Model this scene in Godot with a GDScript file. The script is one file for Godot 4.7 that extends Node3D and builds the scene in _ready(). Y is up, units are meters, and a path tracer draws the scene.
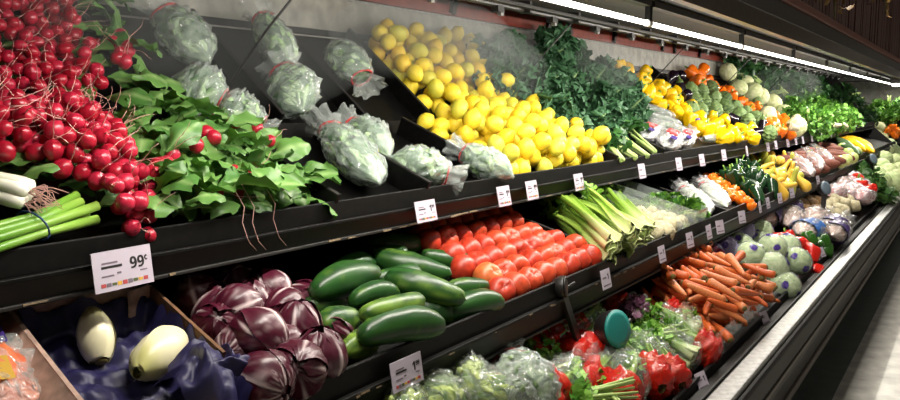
extends Node3D
# A long open produce case seen along its length. X runs along the case, the case stands at negative Z, y is up, metres.

const FOCAL := 800.0
const EYE := Vector3(0, 1.45, 0)
var forward: Vector3
var right: Vector3
var upward: Vector3
var rng := RandomNumberGenerator.new()
var taken := {}
var nz := FastNoiseLite.new()
var cell := FastNoiseLite.new()
var M := {}
var tex := {}
var meshes := {}

# the sloping decks, each a pair of (distance from the lens line, height): front edge and back edge
const TOP_FRONT := [Vector2(1.215, 1.195), Vector2(1.62, 1.365)]
const TOP_BACK := [Vector2(1.635, 1.385), Vector2(2.0, 1.695)]
const MIDDLE := [Vector2(0.945, 0.93), Vector2(1.75, 1.15)]
const LOW := [Vector2(0.695, 0.575), Vector2(1.30, 0.80)]

func _ready() -> void:
	rng.seed = 7
	nz.seed = 3; nz.noise_type = FastNoiseLite.TYPE_SIMPLEX_SMOOTH; nz.frequency = 1.0; nz.fractal_octaves = 3
	cell.seed = 5; cell.noise_type = FastNoiseLite.TYPE_CELLULAR; cell.frequency = 1.0
	camera_and_light()
	make_materials()
	room()
	display_case()
	canopy()
	end_case()
	price_tags()
	radishes()
	top_bags()
	lemons_and_kale()
	top_far()
	middle_near()
	middle_far()
	low_near()
	low_far()
	stands()
	mist()

func camera_and_light() -> void:
	var vx := 979.0 - 450.0
	var vy := 200.0 - 106.0
	var pitch := atan2(vy, FOCAL)
	var turn := atan2(vx, sqrt(FOCAL * FOCAL + vy * vy))
	forward = Vector3(cos(turn) * cos(pitch), -sin(pitch), -sin(turn) * cos(pitch))
	right = Vector3(sin(turn), 0, cos(turn))
	upward = right.cross(forward)
	var cam := Camera3D.new()
	cam.name = "camera"
	cam.fov = rad_to_deg(2.0 * atan(200.0 / FOCAL))
	cam.near = 0.05
	cam.far = 60.0
	add_child(cam)
	cam.transform = Transform3D(Basis(right, upward, -forward), EYE)
	cam.current = true
	var env := Environment.new()
	env.background_mode = Environment.BG_COLOR
	env.background_color = Color(0.01, 0.01, 0.012)
	env.ambient_light_source = Environment.AMBIENT_SOURCE_DISABLED
	env.tonemap_mode = Environment.TONE_MAPPER_LINEAR
	env.tonemap_exposure = 1.2
	env.sdfgi_enabled = true
	env.ssao_enabled = true
	env.ssil_enabled = true
	env.volumetric_fog_enabled = true
	env.volumetric_fog_density = 0.0
	var we := WorldEnvironment.new()
	we.name = "environment"
	we.environment = env
	add_child(we)

# ---------------------------------------------------------------- helpers
func c8(r: float, g: float, b: float) -> Color:
	return Color(r / 255.0, g / 255.0, b / 255.0)

func lin(r: float, g: float, b: float) -> Color:
	return Color(r / 255.0, g / 255.0, b / 255.0).srgb_to_linear()

func rnd(a: float, b: float) -> float:
	return rng.randf_range(a, b)

func numbered(called: String) -> String:
	if not taken.has(called):
		taken[called] = 0
		return called
	taken[called] += 1
	return "%s_%03d" % [called, taken[called]]

func tag(o: Node, label: String, category: String, group := "", kind := "") -> void:
	if label: o.set_meta("label", label)
	if category: o.set_meta("category", category)
	if group: o.set_meta("group", group)
	if kind: o.set_meta("kind", kind)

func part(called: String, mesh: Mesh, m: Material, parent: Node, at := Transform3D()) -> MeshInstance3D:
	var o := MeshInstance3D.new()
	o.name = called
	o.mesh = mesh
	o.material_override = m
	o.transform = at
	parent.add_child(o, true)
	return o

func base(called: String, at := Transform3D()) -> Node3D:
	var o := Node3D.new()
	o.name = numbered(called)
	o.transform = at
	add_child(o)
	return o

func single(called: String, mesh: Mesh, m: Material, at: Transform3D, label: String, category: String, group := "") -> MeshInstance3D:
	var o := MeshInstance3D.new()
	o.name = numbered(called)
	o.mesh = mesh
	o.material_override = m
	o.transform = at
	add_child(o)
	tag(o, label, category, group)
	return o

func copy(proto: Node3D, called: String, at: Transform3D, label: String, category: String, group := "") -> Node3D:
	var o: Node3D = proto.duplicate()
	o.name = numbered(called)
	o.transform = at
	add_child(o)
	tag(o, label, category, group)
	return o

func structure(called: String, mesh: Mesh, m: Material, at: Transform3D, label: String) -> MeshInstance3D:
	var o := single(called, mesh, m, at, label, "", "")
	o.set_meta("kind", "structure")
	return o

func shift(v: Vector3) -> Transform3D:
	return Transform3D(Basis(), v)

func box(x: float, y: float, z: float) -> BoxMesh:
	var b := BoxMesh.new()
	b.size = Vector3(x, y, z)
	return b

# a pixel gives a direction; the deck it lies on (raised by lift along its normal) gives the distance
func sight(px: float, py: float) -> Vector3:
	return forward * FOCAL + right * (px - 450.0) + upward * (200.0 - py)

func normal_of(deck: Array) -> Vector3:
	var a: Vector2 = deck[0]
	var b: Vector2 = deck[1]
	var d := (b - a).normalized()
	return Vector3(0, d.x, d.y)

func on_deck(px: float, py: float, deck: Array, lift := 0.0) -> Vector3:
	var n := normal_of(deck)
	var a: Vector2 = deck[0]
	var q := Vector3(0, a.y, -a.x) + n * lift
	var v := sight(px, py)
	var p := EYE + v * ((q - EYE).dot(n) / v.dot(n))
	if deck == TOP_BACK and p.z < -1.9:   # heaped against the back panel, not behind it
		p = EYE + v * (1.9 / -v.z)
	return p

# deck coordinates: x along the case, s up the slope from the front edge, h off the deck
func deck_point(deck: Array, x: float, s: float, h: float) -> Vector3:
	var a: Vector2 = deck[0]
	var b: Vector2 = deck[1]
	var d := (b - a).normalized()
	return Vector3(x, a.y + d.y * s, -(a.x + d.x * s)) + normal_of(deck) * h

func deck_basis(deck: Array) -> Basis:
	var n := normal_of(deck)
	return Basis(Vector3.RIGHT, n, Vector3.RIGHT.cross(n))

func at_distance(px: float, py: float, d: float) -> Vector3:
	var v := sight(px, py)
	return EYE + v * (d / -v.z)

func any_turn() -> Basis:
	return Basis(Vector3(rnd(-1, 1), rnd(-1, 1), rnd(-1, 1)).normalized(), rnd(0, TAU))

# a basis whose x points along d and whose y is as near to n as it can be
func along(d: Vector3, n: Vector3, roll := 0.0) -> Basis:
	var x := d.normalized()
	var z := x.cross(n).normalized()
	var y := z.cross(x)
	return Basis(x, y, z) * Basis(Vector3.RIGHT, roll)

# ---------------------------------------------------------------- mesh code
func grid(nu: int, nv: int, fn: Callable, colour = null) -> ArrayMesh:
	var st := SurfaceTool.new()
	st.begin(Mesh.PRIMITIVE_TRIANGLES)
	add_grid(st, 0, nu, nv, fn, colour)
	st.generate_normals()
	return st.commit()

func add_grid(st: SurfaceTool, first: int, nu: int, nv: int, fn: Callable, colour = null) -> int:
	st.set_smooth_group(0)
	for j in nv + 1:
		for i in nu + 1:
			var u := float(i) / nu
			var v := float(j) / nv
			if colour != null:
				st.set_color(colour.call(u, v))
			else:
				st.set_color(Color.WHITE)
			st.set_uv(Vector2(u, v))
			st.add_vertex(fn.call(u, v))
	for j in nv:
		for i in nu:
			var a := first + j * (nu + 1) + i
			var b := a + 1
			var c := a + nu + 1
			var d := c + 1
			st.add_index(a); st.add_index(b); st.add_index(d)
			st.add_index(a); st.add_index(d); st.add_index(c)
	return first + (nu + 1) * (nv + 1)

# smooth curve through points, t from 0 to 1
func curve(points: Array, t: float) -> Vector2:
	var n := points.size() - 1
	var k := clampf(t, 0, 1) * n
	var i := mini(int(k), n - 1)
	var p0: Vector2 = points[maxi(i - 1, 0)]
	var p1: Vector2 = points[i]
	var p2: Vector2 = points[i + 1]
	var p3: Vector2 = points[mini(i + 2, n)]
	return p1.cubic_interpolate(p2, p0, p3, k - i)

# turned about y; profile of (radius, height), bottom to top; bend(p, angle, t) reshapes
func lathe(profile: Array, segments: int, rows: int, bend = null, colour = null) -> ArrayMesh:
	return grid(segments, rows, func(u: float, v: float):
		var q := curve(profile, v)
		var a: float = TAU * u
		var r := maxf(q.x, 0.0)
		var p := Vector3(r * cos(a), q.y, r * sin(a))
		return bend.call(p, a, v) if bend != null else p, colour)

# a round bar along a path of points with radii
func sweep(path: Array, radii: Array, segments := 6, colour = null) -> ArrayMesh:
	var st := SurfaceTool.new()
	st.begin(Mesh.PRIMITIVE_TRIANGLES)
	add_sweep(st, 0, path, radii, segments, colour)
	st.generate_normals()
	return st.commit()

func add_sweep(st: SurfaceTool, first: int, path: Array, radii: Array, segments := 6, colour = null) -> int:
	var n := path.size()
	return add_grid(st, first, segments, n + 1, func(u: float, v: float):
		var j := clampi(int(round(v * (n + 1))) - 1, 0, n - 1)
		var p: Vector3 = path[j]
		if v < 0.001 or v > 0.999: return p
		var d: Vector3 = (path[mini(j + 1, n - 1)] - path[maxi(j - 1, 0)]).normalized()
		var side := d.cross(Vector3.UP if absf(d.y) < 0.9 else Vector3.RIGHT).normalized()
		var other := side.cross(d)
		var a: float = TAU * u
		return p + (side * cos(a) + other * sin(a)) * float(radii[j]), colour)

# a thing of constant section drawn along x: section of (z = -distance, y) points, given clockwise or not
func extrude(section: PackedVector2Array, x0: float, x1: float) -> ArrayMesh:
	var st := SurfaceTool.new()
	st.begin(Mesh.PRIMITIVE_TRIANGLES)
	st.set_smooth_group(-1)
	var pts := section
	if Geometry2D.is_polygon_clockwise(pts):
		pts.reverse()
	var n := pts.size()
	for i in n:
		var a := pts[i]
		var b := pts[(i + 1) % n]
		var q := [Vector3(x0, a.y, a.x), Vector3(x1, a.y, a.x), Vector3(x1, b.y, b.x), Vector3(x0, b.y, b.x)]
		for k in [0, 1, 2, 0, 2, 3]:
			st.add_vertex(q[k])
	var tri := Geometry2D.triangulate_polygon(pts)
	for k in range(0, tri.size(), 3):
		for e in [[x0, [0, 1, 2]], [x1, [0, 2, 1]]]:
			for w in e[1]:
				var p := pts[tri[k + w]]
				st.add_vertex(Vector3(e[0], p.y, p.x))
	st.generate_normals()
	return st.commit()

# a slab along a line of (distance, height) points, thick downwards
func slab(a: Vector2, b: Vector2, thick: float, x0: float, x1: float) -> ArrayMesh:
	var n := (b - a).normalized()
	var down := Vector2(n.y, -n.x) * thick
	return extrude(PackedVector2Array([Vector2(-a.x, a.y), Vector2(-b.x, b.y), Vector2(-(b.x + down.x), b.y + down.y), Vector2(-(a.x + down.x), a.y + down.y)]), x0, x1)

func rect(d0: float, d1: float, y0: float, y1: float, x0: float, x1: float) -> ArrayMesh:
	return extrude(PackedVector2Array([Vector2(-d0, y0), Vector2(-d1, y0), Vector2(-d1, y1), Vector2(-d0, y1)]), x0, x1)

# a rounded bar section
func bevelled(d0: float, d1: float, y0: float, y1: float, r: float, x0: float, x1: float) -> ArrayMesh:
	var pts := PackedVector2Array()
	for k in 4:
		var cx: float = [-d1 + r, -d0 - r, -d0 - r, -d1 + r][k]
		var cy: float = [y0 + r, y0 + r, y1 - r, y1 - r][k]
		for i in 4:
			var a := PI + k * PI / 2 + i * PI / 6
			pts.append(Vector2(cx + r * cos(a), cy + r * sin(a)))
	return extrude(pts, x0, x1)

# a leaf from the origin along +x; width across z, y up
func leaf(length: float, width: float, ruffle: float, arch: float, cup: float, seed_: float, nu := 8, nv := 6, waves := 5.0, face := Color.WHITE, vein := Color.WHITE) -> ArrayMesh:
	return grid(nv, nu, func(u: float, v: float):
		var t: float = v
		var w := width * 0.5 * pow(sin(PI * clampf(0.03 + 0.95 * pow(t, 1.25), 0, 1)), 0.55) * (0.3 + 0.7 * smoothstep(0.05, 0.5, t))
		w *= 1.0 + 0.04 * nz.get_noise_2d(t * 5.0, seed_ * 7.0)
		var s: float = u * 2.0 - 1.0
		var edge := s * s
		var y := arch * sin(PI * t) * length + cup * edge * width + ruffle * edge * sin(waves * TAU * t + seed_ * 3.0 + (1.5 if s > 0 else 0.0))
		y += ruffle * 0.8 * nz.get_noise_3d(t * 2.0, s * 1.2, seed_ * 9.0)
		return Vector3(length * t - ruffle * 0.4 * edge * cos(waves * TAU * t), y, s * w + ruffle * 0.15 * edge * sin(waves * 1.7 * TAU * t + seed_)), func(u: float, v: float):
		var s: float = absf(u * 2.0 - 1.0)
		return vein.lerp(face, smoothstep(0.0, 0.28, s)).lerp(face * 0.8, 0.5 + 0.5 * nz.get_noise_2d(u * 3.0 + seed_, v * 4.0)))

# ---------------------------------------------------------------- piles
# balls rest on the deck or on each other, in deck coordinates (x, s, h)
class Pile:
	var spots: Array[Vector4] = []
	func rest(x: float, s: float, r: float) -> float:
		var h := r
		for q in spots:
			var reach := r + q.w
			var d2 := (q.x - x) * (q.x - x) + (q.y - s) * (q.y - s)
			if d2 < reach * reach:
				h = maxf(h, q.z + sqrt(reach * reach - d2) * 0.97)
		return h
	func put(x: float, s: float, h: float, r: float) -> void:
		spots.append(Vector4(x, s, h, r))

func drop_ball(pile: Pile, x0: float, x1: float, s0: float, s1: float, r: float, tries := 14, ceiling := 1.0) -> Vector3:
	var best := Vector3(0, 0, 9.0)
	for k in tries:
		var x := rnd(x0, x1)
		var s := rnd(s0, s1)
		var h := pile.rest(x, s, r)
		if h < best.z:
			best = Vector3(x, s, h)
	if best.z > ceiling:
		return Vector3(0, 0, 9.0)
	pile.put(best.x, best.y, best.z, r)
	return best

# a long thing lying flat: returns (x, s, h) of its middle; angle in the deck's plane
func drop_rod(pile: Pile, x0: float, x1: float, s0: float, s1: float, angle: float, length: float, r: float, tries := 10) -> Vector3:
	var best := Vector3(0, 0, 9.0)
	var n := maxi(3, int(length / (r * 2.0)))
	for k in tries:
		var x := rnd(x0, x1)
		var s := rnd(s0, s1)
		var h := 0.0
		for i in n:
			var e := ((float(i) + 0.5) / n - 0.5) * length
			h = maxf(h, pile.rest(x + cos(angle) * e, s + sin(angle) * e, r))
		if h < best.z:
			best = Vector3(x, s, h)
	for i in n:
		var e := ((float(i) + 0.5) / n - 0.5) * length
		pile.put(best.x + cos(angle) * e, best.y + sin(angle) * e, best.z, r)
	return best

# ---------------------------------------------------------------- materials
func noise_texture(frequency: float, low: Color, high: Color, kind := FastNoiseLite.TYPE_SIMPLEX_SMOOTH, seed_ := 1, octaves := 4) -> NoiseTexture2D:
	var n := FastNoiseLite.new()
	n.noise_type = kind
	n.seed = seed_
	n.frequency = frequency
	n.fractal_octaves = octaves
	var g := Gradient.new()
	g.set_color(0, low)
	g.set_color(1, high)
	var t := NoiseTexture2D.new()
	t.width = 256
	t.height = 256
	t.seamless = true
	t.noise = n
	t.color_ramp = g
	return t

func mat(called: String, colour: Color, rough: float, o := {}) -> StandardMaterial3D:
	var m := StandardMaterial3D.new()
	m.resource_name = called
	m.albedo_color = colour
	m.roughness = rough
	m.metallic = o.get("metal", 0.0)
	m.metallic_specular = o.get("spec", 0.5)
	m.cull_mode = BaseMaterial3D.CULL_DISABLED
	if o.get("vertex", false):
		m.vertex_color_use_as_albedo = true
	if o.has("map"):
		m.albedo_texture = tex[o.map]
		m.uv1_triplanar = true
		m.uv1_scale = Vector3.ONE * o.get("scale", 10.0)
	if o.get("world", false):
		m.uv1_world_triplanar = true
	if o.has("bump"):
		m.heightmap_enabled = true
		m.heightmap_texture = tex[o.bump]
		m.heightmap_scale = o.get("depth", 0.1)
		m.uv1_triplanar = true
		m.uv1_scale = Vector3.ONE * o.get("scale", 10.0)
	if o.has("coat"):
		m.clearcoat_enabled = true
		m.clearcoat = o.coat
		m.clearcoat_roughness = o.get("coat_rough", 0.15)
	if o.has("sss"):
		m.subsurf_scatter_enabled = true
		m.subsurf_scatter_strength = o.sss
	if o.has("back"):
		m.backlight_enabled = true
		m.backlight = o.back
	if o.has("alpha"):
		m.transparency = BaseMaterial3D.TRANSPARENCY_ALPHA
		m.albedo_color.a = o.alpha
	if o.has("glow"):
		m.emission_enabled = true
		m.emission = o.get("glow_colour", Color.WHITE)
		m.emission_energy_multiplier = o.glow
	M[called] = m
	return m

func make_materials() -> void:
	tex.mottle = noise_texture(0.02, Color(0.72, 0.72, 0.72), Color(1, 1, 1), FastNoiseLite.TYPE_SIMPLEX_SMOOTH, 2)
	tex.fine = noise_texture(0.09, Color(0.0, 0.0, 0.0), Color(1, 1, 1), FastNoiseLite.TYPE_SIMPLEX_SMOOTH, 4)
	tex.pores = noise_texture(0.12, Color(0.0, 0.0, 0.0), Color(1, 1, 1), FastNoiseLite.TYPE_CELLULAR, 6, 1)
	tex.scuff = noise_texture(0.035, Color(0.45, 0.45, 0.45), Color(1.0, 0.97, 0.92), FastNoiseLite.TYPE_SIMPLEX_SMOOTH, 9, 5)
	tex.crumple = noise_texture(0.018, Color(0.0, 0.0, 0.0), Color(1, 1, 1), FastNoiseLite.TYPE_PERLIN, 12, 3)
	# case
	mat("black_plastic", c8(18, 18, 19), 0.42, {spec = 0.3, map = "scuff", scale = 3.0})
	mat("black_lip", c8(17, 16, 15), 0.5, {spec = 0.3, map = "scuff", scale = 4.0})
	mat("worn_channel", c8(30, 27, 24), 0.6, {map = "scuff", scale = 5.0})
	mat("wear", c8(150, 130, 100), 0.7, {map = "scuff", scale = 20.0})
	mat("grey_panel", c8(168, 166, 156), 0.5, {map = "mottle", scale = 2.0})
	mat("red_panel", c8(150, 66, 52), 0.35, {map = "mottle", scale = 2.0})
	mat("steel", c8(178, 178, 176), 0.33, {metal = 0.75, map = "mottle", scale = 6.0})
	mat("brushed_steel", c8(112, 100, 88), 0.32, {metal = 0.9, map = "mottle", scale = 5.0})
	mat("bumper", c8(18, 16, 16), 0.55, {spec = 0.25})
	mat("bumper_strip", c8(62, 54, 47), 0.5, {spec = 0.3})
	mat("soffit", c8(48, 45, 44), 0.7, {map = "mottle", scale = 2.0})
	mat("dark_metal", c8(24, 22, 21), 0.42)
	mat("wood_red", c8(84, 34, 24), 0.55, {map = "scuff", scale = 4.0})
	mat("wood_rail", c8(120, 56, 36), 0.5, {map = "scuff", scale = 6.0})
	mat("floor_light", c8(176, 174, 166), 0.4, {map = "mottle", scale = 1.2, world = true})
	mat("floor_green", c8(66, 74, 68), 0.5, {map = "mottle", scale = 1.2, world = true})
	mat("paint", c8(120, 116, 110), 0.8)
	mat("ceiling", c8(70, 68, 66), 0.9)
	mat("tube_glow", c8(255, 255, 250), 0.4, {glow = 6.0, glow_colour = c8(255, 250, 240)})
	mat("card", c8(194, 184, 198), 0.45)
	mat("ink", c8(26, 22, 24), 0.7)
	mat("soft_ink", c8(112, 100, 112), 0.7)
	mat("print_red", c8(178, 70, 70), 0.7)
	mat("print_gold", c8(210, 165, 60), 0.7)
	mat("print_green", c8(80, 90, 50), 0.7)
	mat("clear", Color(1, 1, 1), 0.05, {alpha = 0.06})
	mat("acrylic", c8(220, 230, 230), 0.08, {alpha = 0.14})
	mat("film", c8(226, 236, 232), 0.14, {alpha = 0.24, bump = "crumple", depth = 1.0, scale = 14.0})
	mat("film_clear", c8(230, 240, 234), 0.12, {alpha = 0.09, bump = "crumple", depth = 1.0, scale = 14.0})
	mat("film_white", c8(236, 238, 240), 0.18, {alpha = 0.22, bump = "crumple", depth = 1.0, scale = 13.0})
	mat("film_red", c8(196, 30, 18), 0.2, {alpha = 0.85, bump = "crumple", depth = 0.5, scale = 11.0})
	mat("film_purple", c8(140, 120, 190), 0.2, {alpha = 0.45, bump = "crumple", depth = 0.5, scale = 9.0})
	mat("film_print", c8(70, 50, 130), 0.3, {bump = "crumple", depth = 0.4, scale = 9.0})
	mat("film_blue", c8(50, 110, 190), 0.3, {bump = "crumple", depth = 0.4, scale = 9.0})
	mat("film_violet", c8(66, 44, 112), 0.3, {bump = "crumple", depth = 0.4, scale = 9.0})
	mat("tie_red", c8(196, 52, 52), 0.45)
	mat("tie_blue", c8(40, 70, 120), 0.5)
	mat("cardboard", c8(126, 88, 58), 0.85, {map = "mottle", scale = 5.0})
	mat("carton_face", c8(206, 170, 152), 0.75, {map = "mottle", scale = 5.0})
	mat("purple_paper", c8(46, 42, 92), 0.5, {map = "mottle", scale = 9.0, back = Color(0.25, 0.2, 0.4)})
	# vegetables
	mat("lemon", c8(240, 214, 58), 0.36, {bump = "pores", depth = 0.06, scale = 30.0, spec = 0.45})
	mat("lemon_green", c8(216, 208, 70), 0.36, {bump = "pores", depth = 0.06, scale = 30.0, spec = 0.45})
	mat("lemon_deep", c8(244, 204, 44), 0.36, {bump = "pores", depth = 0.06, scale = 30.0, spec = 0.45})
	mat("tomato", c8(222, 82, 46), 0.38, {spec = 0.5, sss = 0.1, map = "mottle", scale = 9.0})
	mat("tomato_red", c8(212, 66, 40), 0.38, {spec = 0.5, sss = 0.1, map = "mottle", scale = 9.0})
	mat("tomato_orange", c8(236, 124, 64), 0.38, {spec = 0.5, sss = 0.1, map = "mottle", scale = 9.0})
	mat("skin", Color.WHITE, 0.34, {vertex = true, spec = 0.5})
	mat("skin_matte", Color.WHITE, 0.6, {vertex = true, spec = 0.4})
	mat("skin_bumpy", Color.WHITE, 0.4, {vertex = true, bump = "fine", depth = 0.12, scale = 14.0})
	mat("leafy", Color.WHITE, 0.42, {vertex = true, spec = 0.45, back = Color(0.3, 0.4, 0.12)})
	mat("kale", Color.WHITE, 0.55, {vertex = true, spec = 0.4, back = Color(0.12, 0.2, 0.1)})
	mat("stem_green", c8(120, 160, 60), 0.45)
	mat("stem_pale", c8(176, 200, 120), 0.45)
	mat("root_thread", c8(206, 160, 150), 0.6)
	mat("radish", c8(188, 26, 52), 0.3, {spec = 0.5, map = "mottle", scale = 18.0})
	mat("radish_bright", c8(206, 40, 70), 0.3, {spec = 0.5, map = "mottle", scale = 18.0})
	mat("carrot", c8(238, 122, 56), 0.46, {map = "mottle", scale = 22.0, bump = "fine", depth = 0.06})
	mat("carrot_pale", c8(242, 144, 84), 0.46, {map = "mottle", scale = 22.0, bump = "fine", depth = 0.06})
	mat("carrot_deep", c8(230, 106, 42), 0.46, {map = "mottle", scale = 22.0, bump = "fine", depth = 0.06})
	mat("crown", c8(96, 84, 36), 0.7)
	mat("pepper_yellow", c8(246, 198, 16), 0.2, {spec = 0.5})
	mat("pepper_orange", c8(244, 118, 22), 0.2, {spec = 0.5})
	mat("pepper_red", c8(206, 32, 20), 0.2, {spec = 0.5})
	mat("pepper_green", c8(44, 92, 26), 0.2, {spec = 0.5})
	mat("poblano", c8(22, 52, 26), 0.22, {spec = 0.5})
	mat("eggplant", c8(24, 14, 26), 0.14, {spec = 0.6})
	mat("calyx", c8(96, 120, 60), 0.5)
	mat("beet", c8(168, 44, 86), 0.45, {map = "mottle", scale = 12.0})
	mat("potato", c8(196, 158, 112), 0.7, {map = "scuff", scale = 12.0})
	mat("sweet_potato", c8(152, 84, 66), 0.7, {map = "scuff", scale = 12.0})
	mat("cream", c8(232, 220, 178), 0.6, {map = "mottle", scale = 14.0, bump = "fine", depth = 0.3})
	mat("teal", c8(28, 124, 118), 0.4)
	mat("blue_disc", c8(96, 112, 124), 0.4)
	mat("white_plastic", c8(232, 232, 230), 0.4)
	mat("purple_plastic", c8(96, 72, 190), 0.35)
	mat("dry_leaf", c8(176, 140, 60), 0.7)
	mat("dry_green", c8(96, 96, 50), 0.7)

# ---------------------------------------------------------------- setting
const CASE_X0 := -0.6
const CASE_X1 := 12.6

func room() -> void:
	structure("floor", box(20.0, 0.1, 7.2), M.floor_light, shift(Vector3(6.5, -0.05, 0.4)), "pale grey polished shop floor of the aisle")
	structure("trim_1", box(20.0, 0.004, 2.0), M.floor_green, shift(Vector3(6.5, 0.002, -1.517)), "dark green floor border running along the case")
	structure("wall_back", box(20.0, 4.4, 0.1), M.paint, shift(Vector3(6.5, 2.2, -3.05)), "grey painted wall behind the produce case")
	structure("wall_front", box(20.0, 4.4, 0.1), M.paint, shift(Vector3(6.5, 2.2, 4.05)), "grey painted wall across the aisle")
	structure("wall_left", box(0.1, 4.4, 7.2), M.paint, shift(Vector3(-3.55, 2.2, 0.4)), "grey painted wall at the near end of the aisle")
	structure("wall_right", box(0.1, 4.4, 7.2), M.paint, shift(Vector3(16.55, 2.2, 0.4)), "grey painted wall at the far end of the aisle")
	structure("ceiling", box(20.2, 0.1, 7.4), M.ceiling, shift(Vector3(6.5, 4.45, 0.4)), "dark shop ceiling")
	# strip fixtures of the shop, above the case top
	for k in 10:
		var over := k < 6
		var x := 0.5 + k * 2.3 if over else 0.6 + (k - 6) * 3.6
		var o := base("ceiling_light", shift(Vector3(x, 4.18, -0.94 if over else 2.1)))
		tag(o, "long white strip light above the produce case" if over else "long white strip light above the aisle", "light", "ceiling strip lights")
		part("housing", box(1.5, 0.08, 0.16), M.white_plastic, o, shift(Vector3(0, 0.05, 0)))
		part("diffuser", box(1.46, 0.012, 0.13), M.tube_glow, o)
		part("hanger", box(0.02, 0.14, 0.02), M.dark_metal, o, shift(Vector3(-0.5, 0.15, 0)))
		part("hanger", box(0.02, 0.14, 0.02), M.dark_metal, o, shift(Vector3(0.5, 0.15, 0)))
		var l := AreaLight3D.new()
		l.name = "strip_glow"
		l.area_size = Vector2(1.46, 0.13)
		l.light_energy = 8.0 if over else 0.9
		l.light_color = c8(255, 246, 232)
		l.shadow_enabled = true
		l.area_range = 20.0
		l.transform = Transform3D(Basis(Vector3.RIGHT, -PI / 2), Vector3(0, -0.012, 0))
		o.add_child(l)

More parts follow.
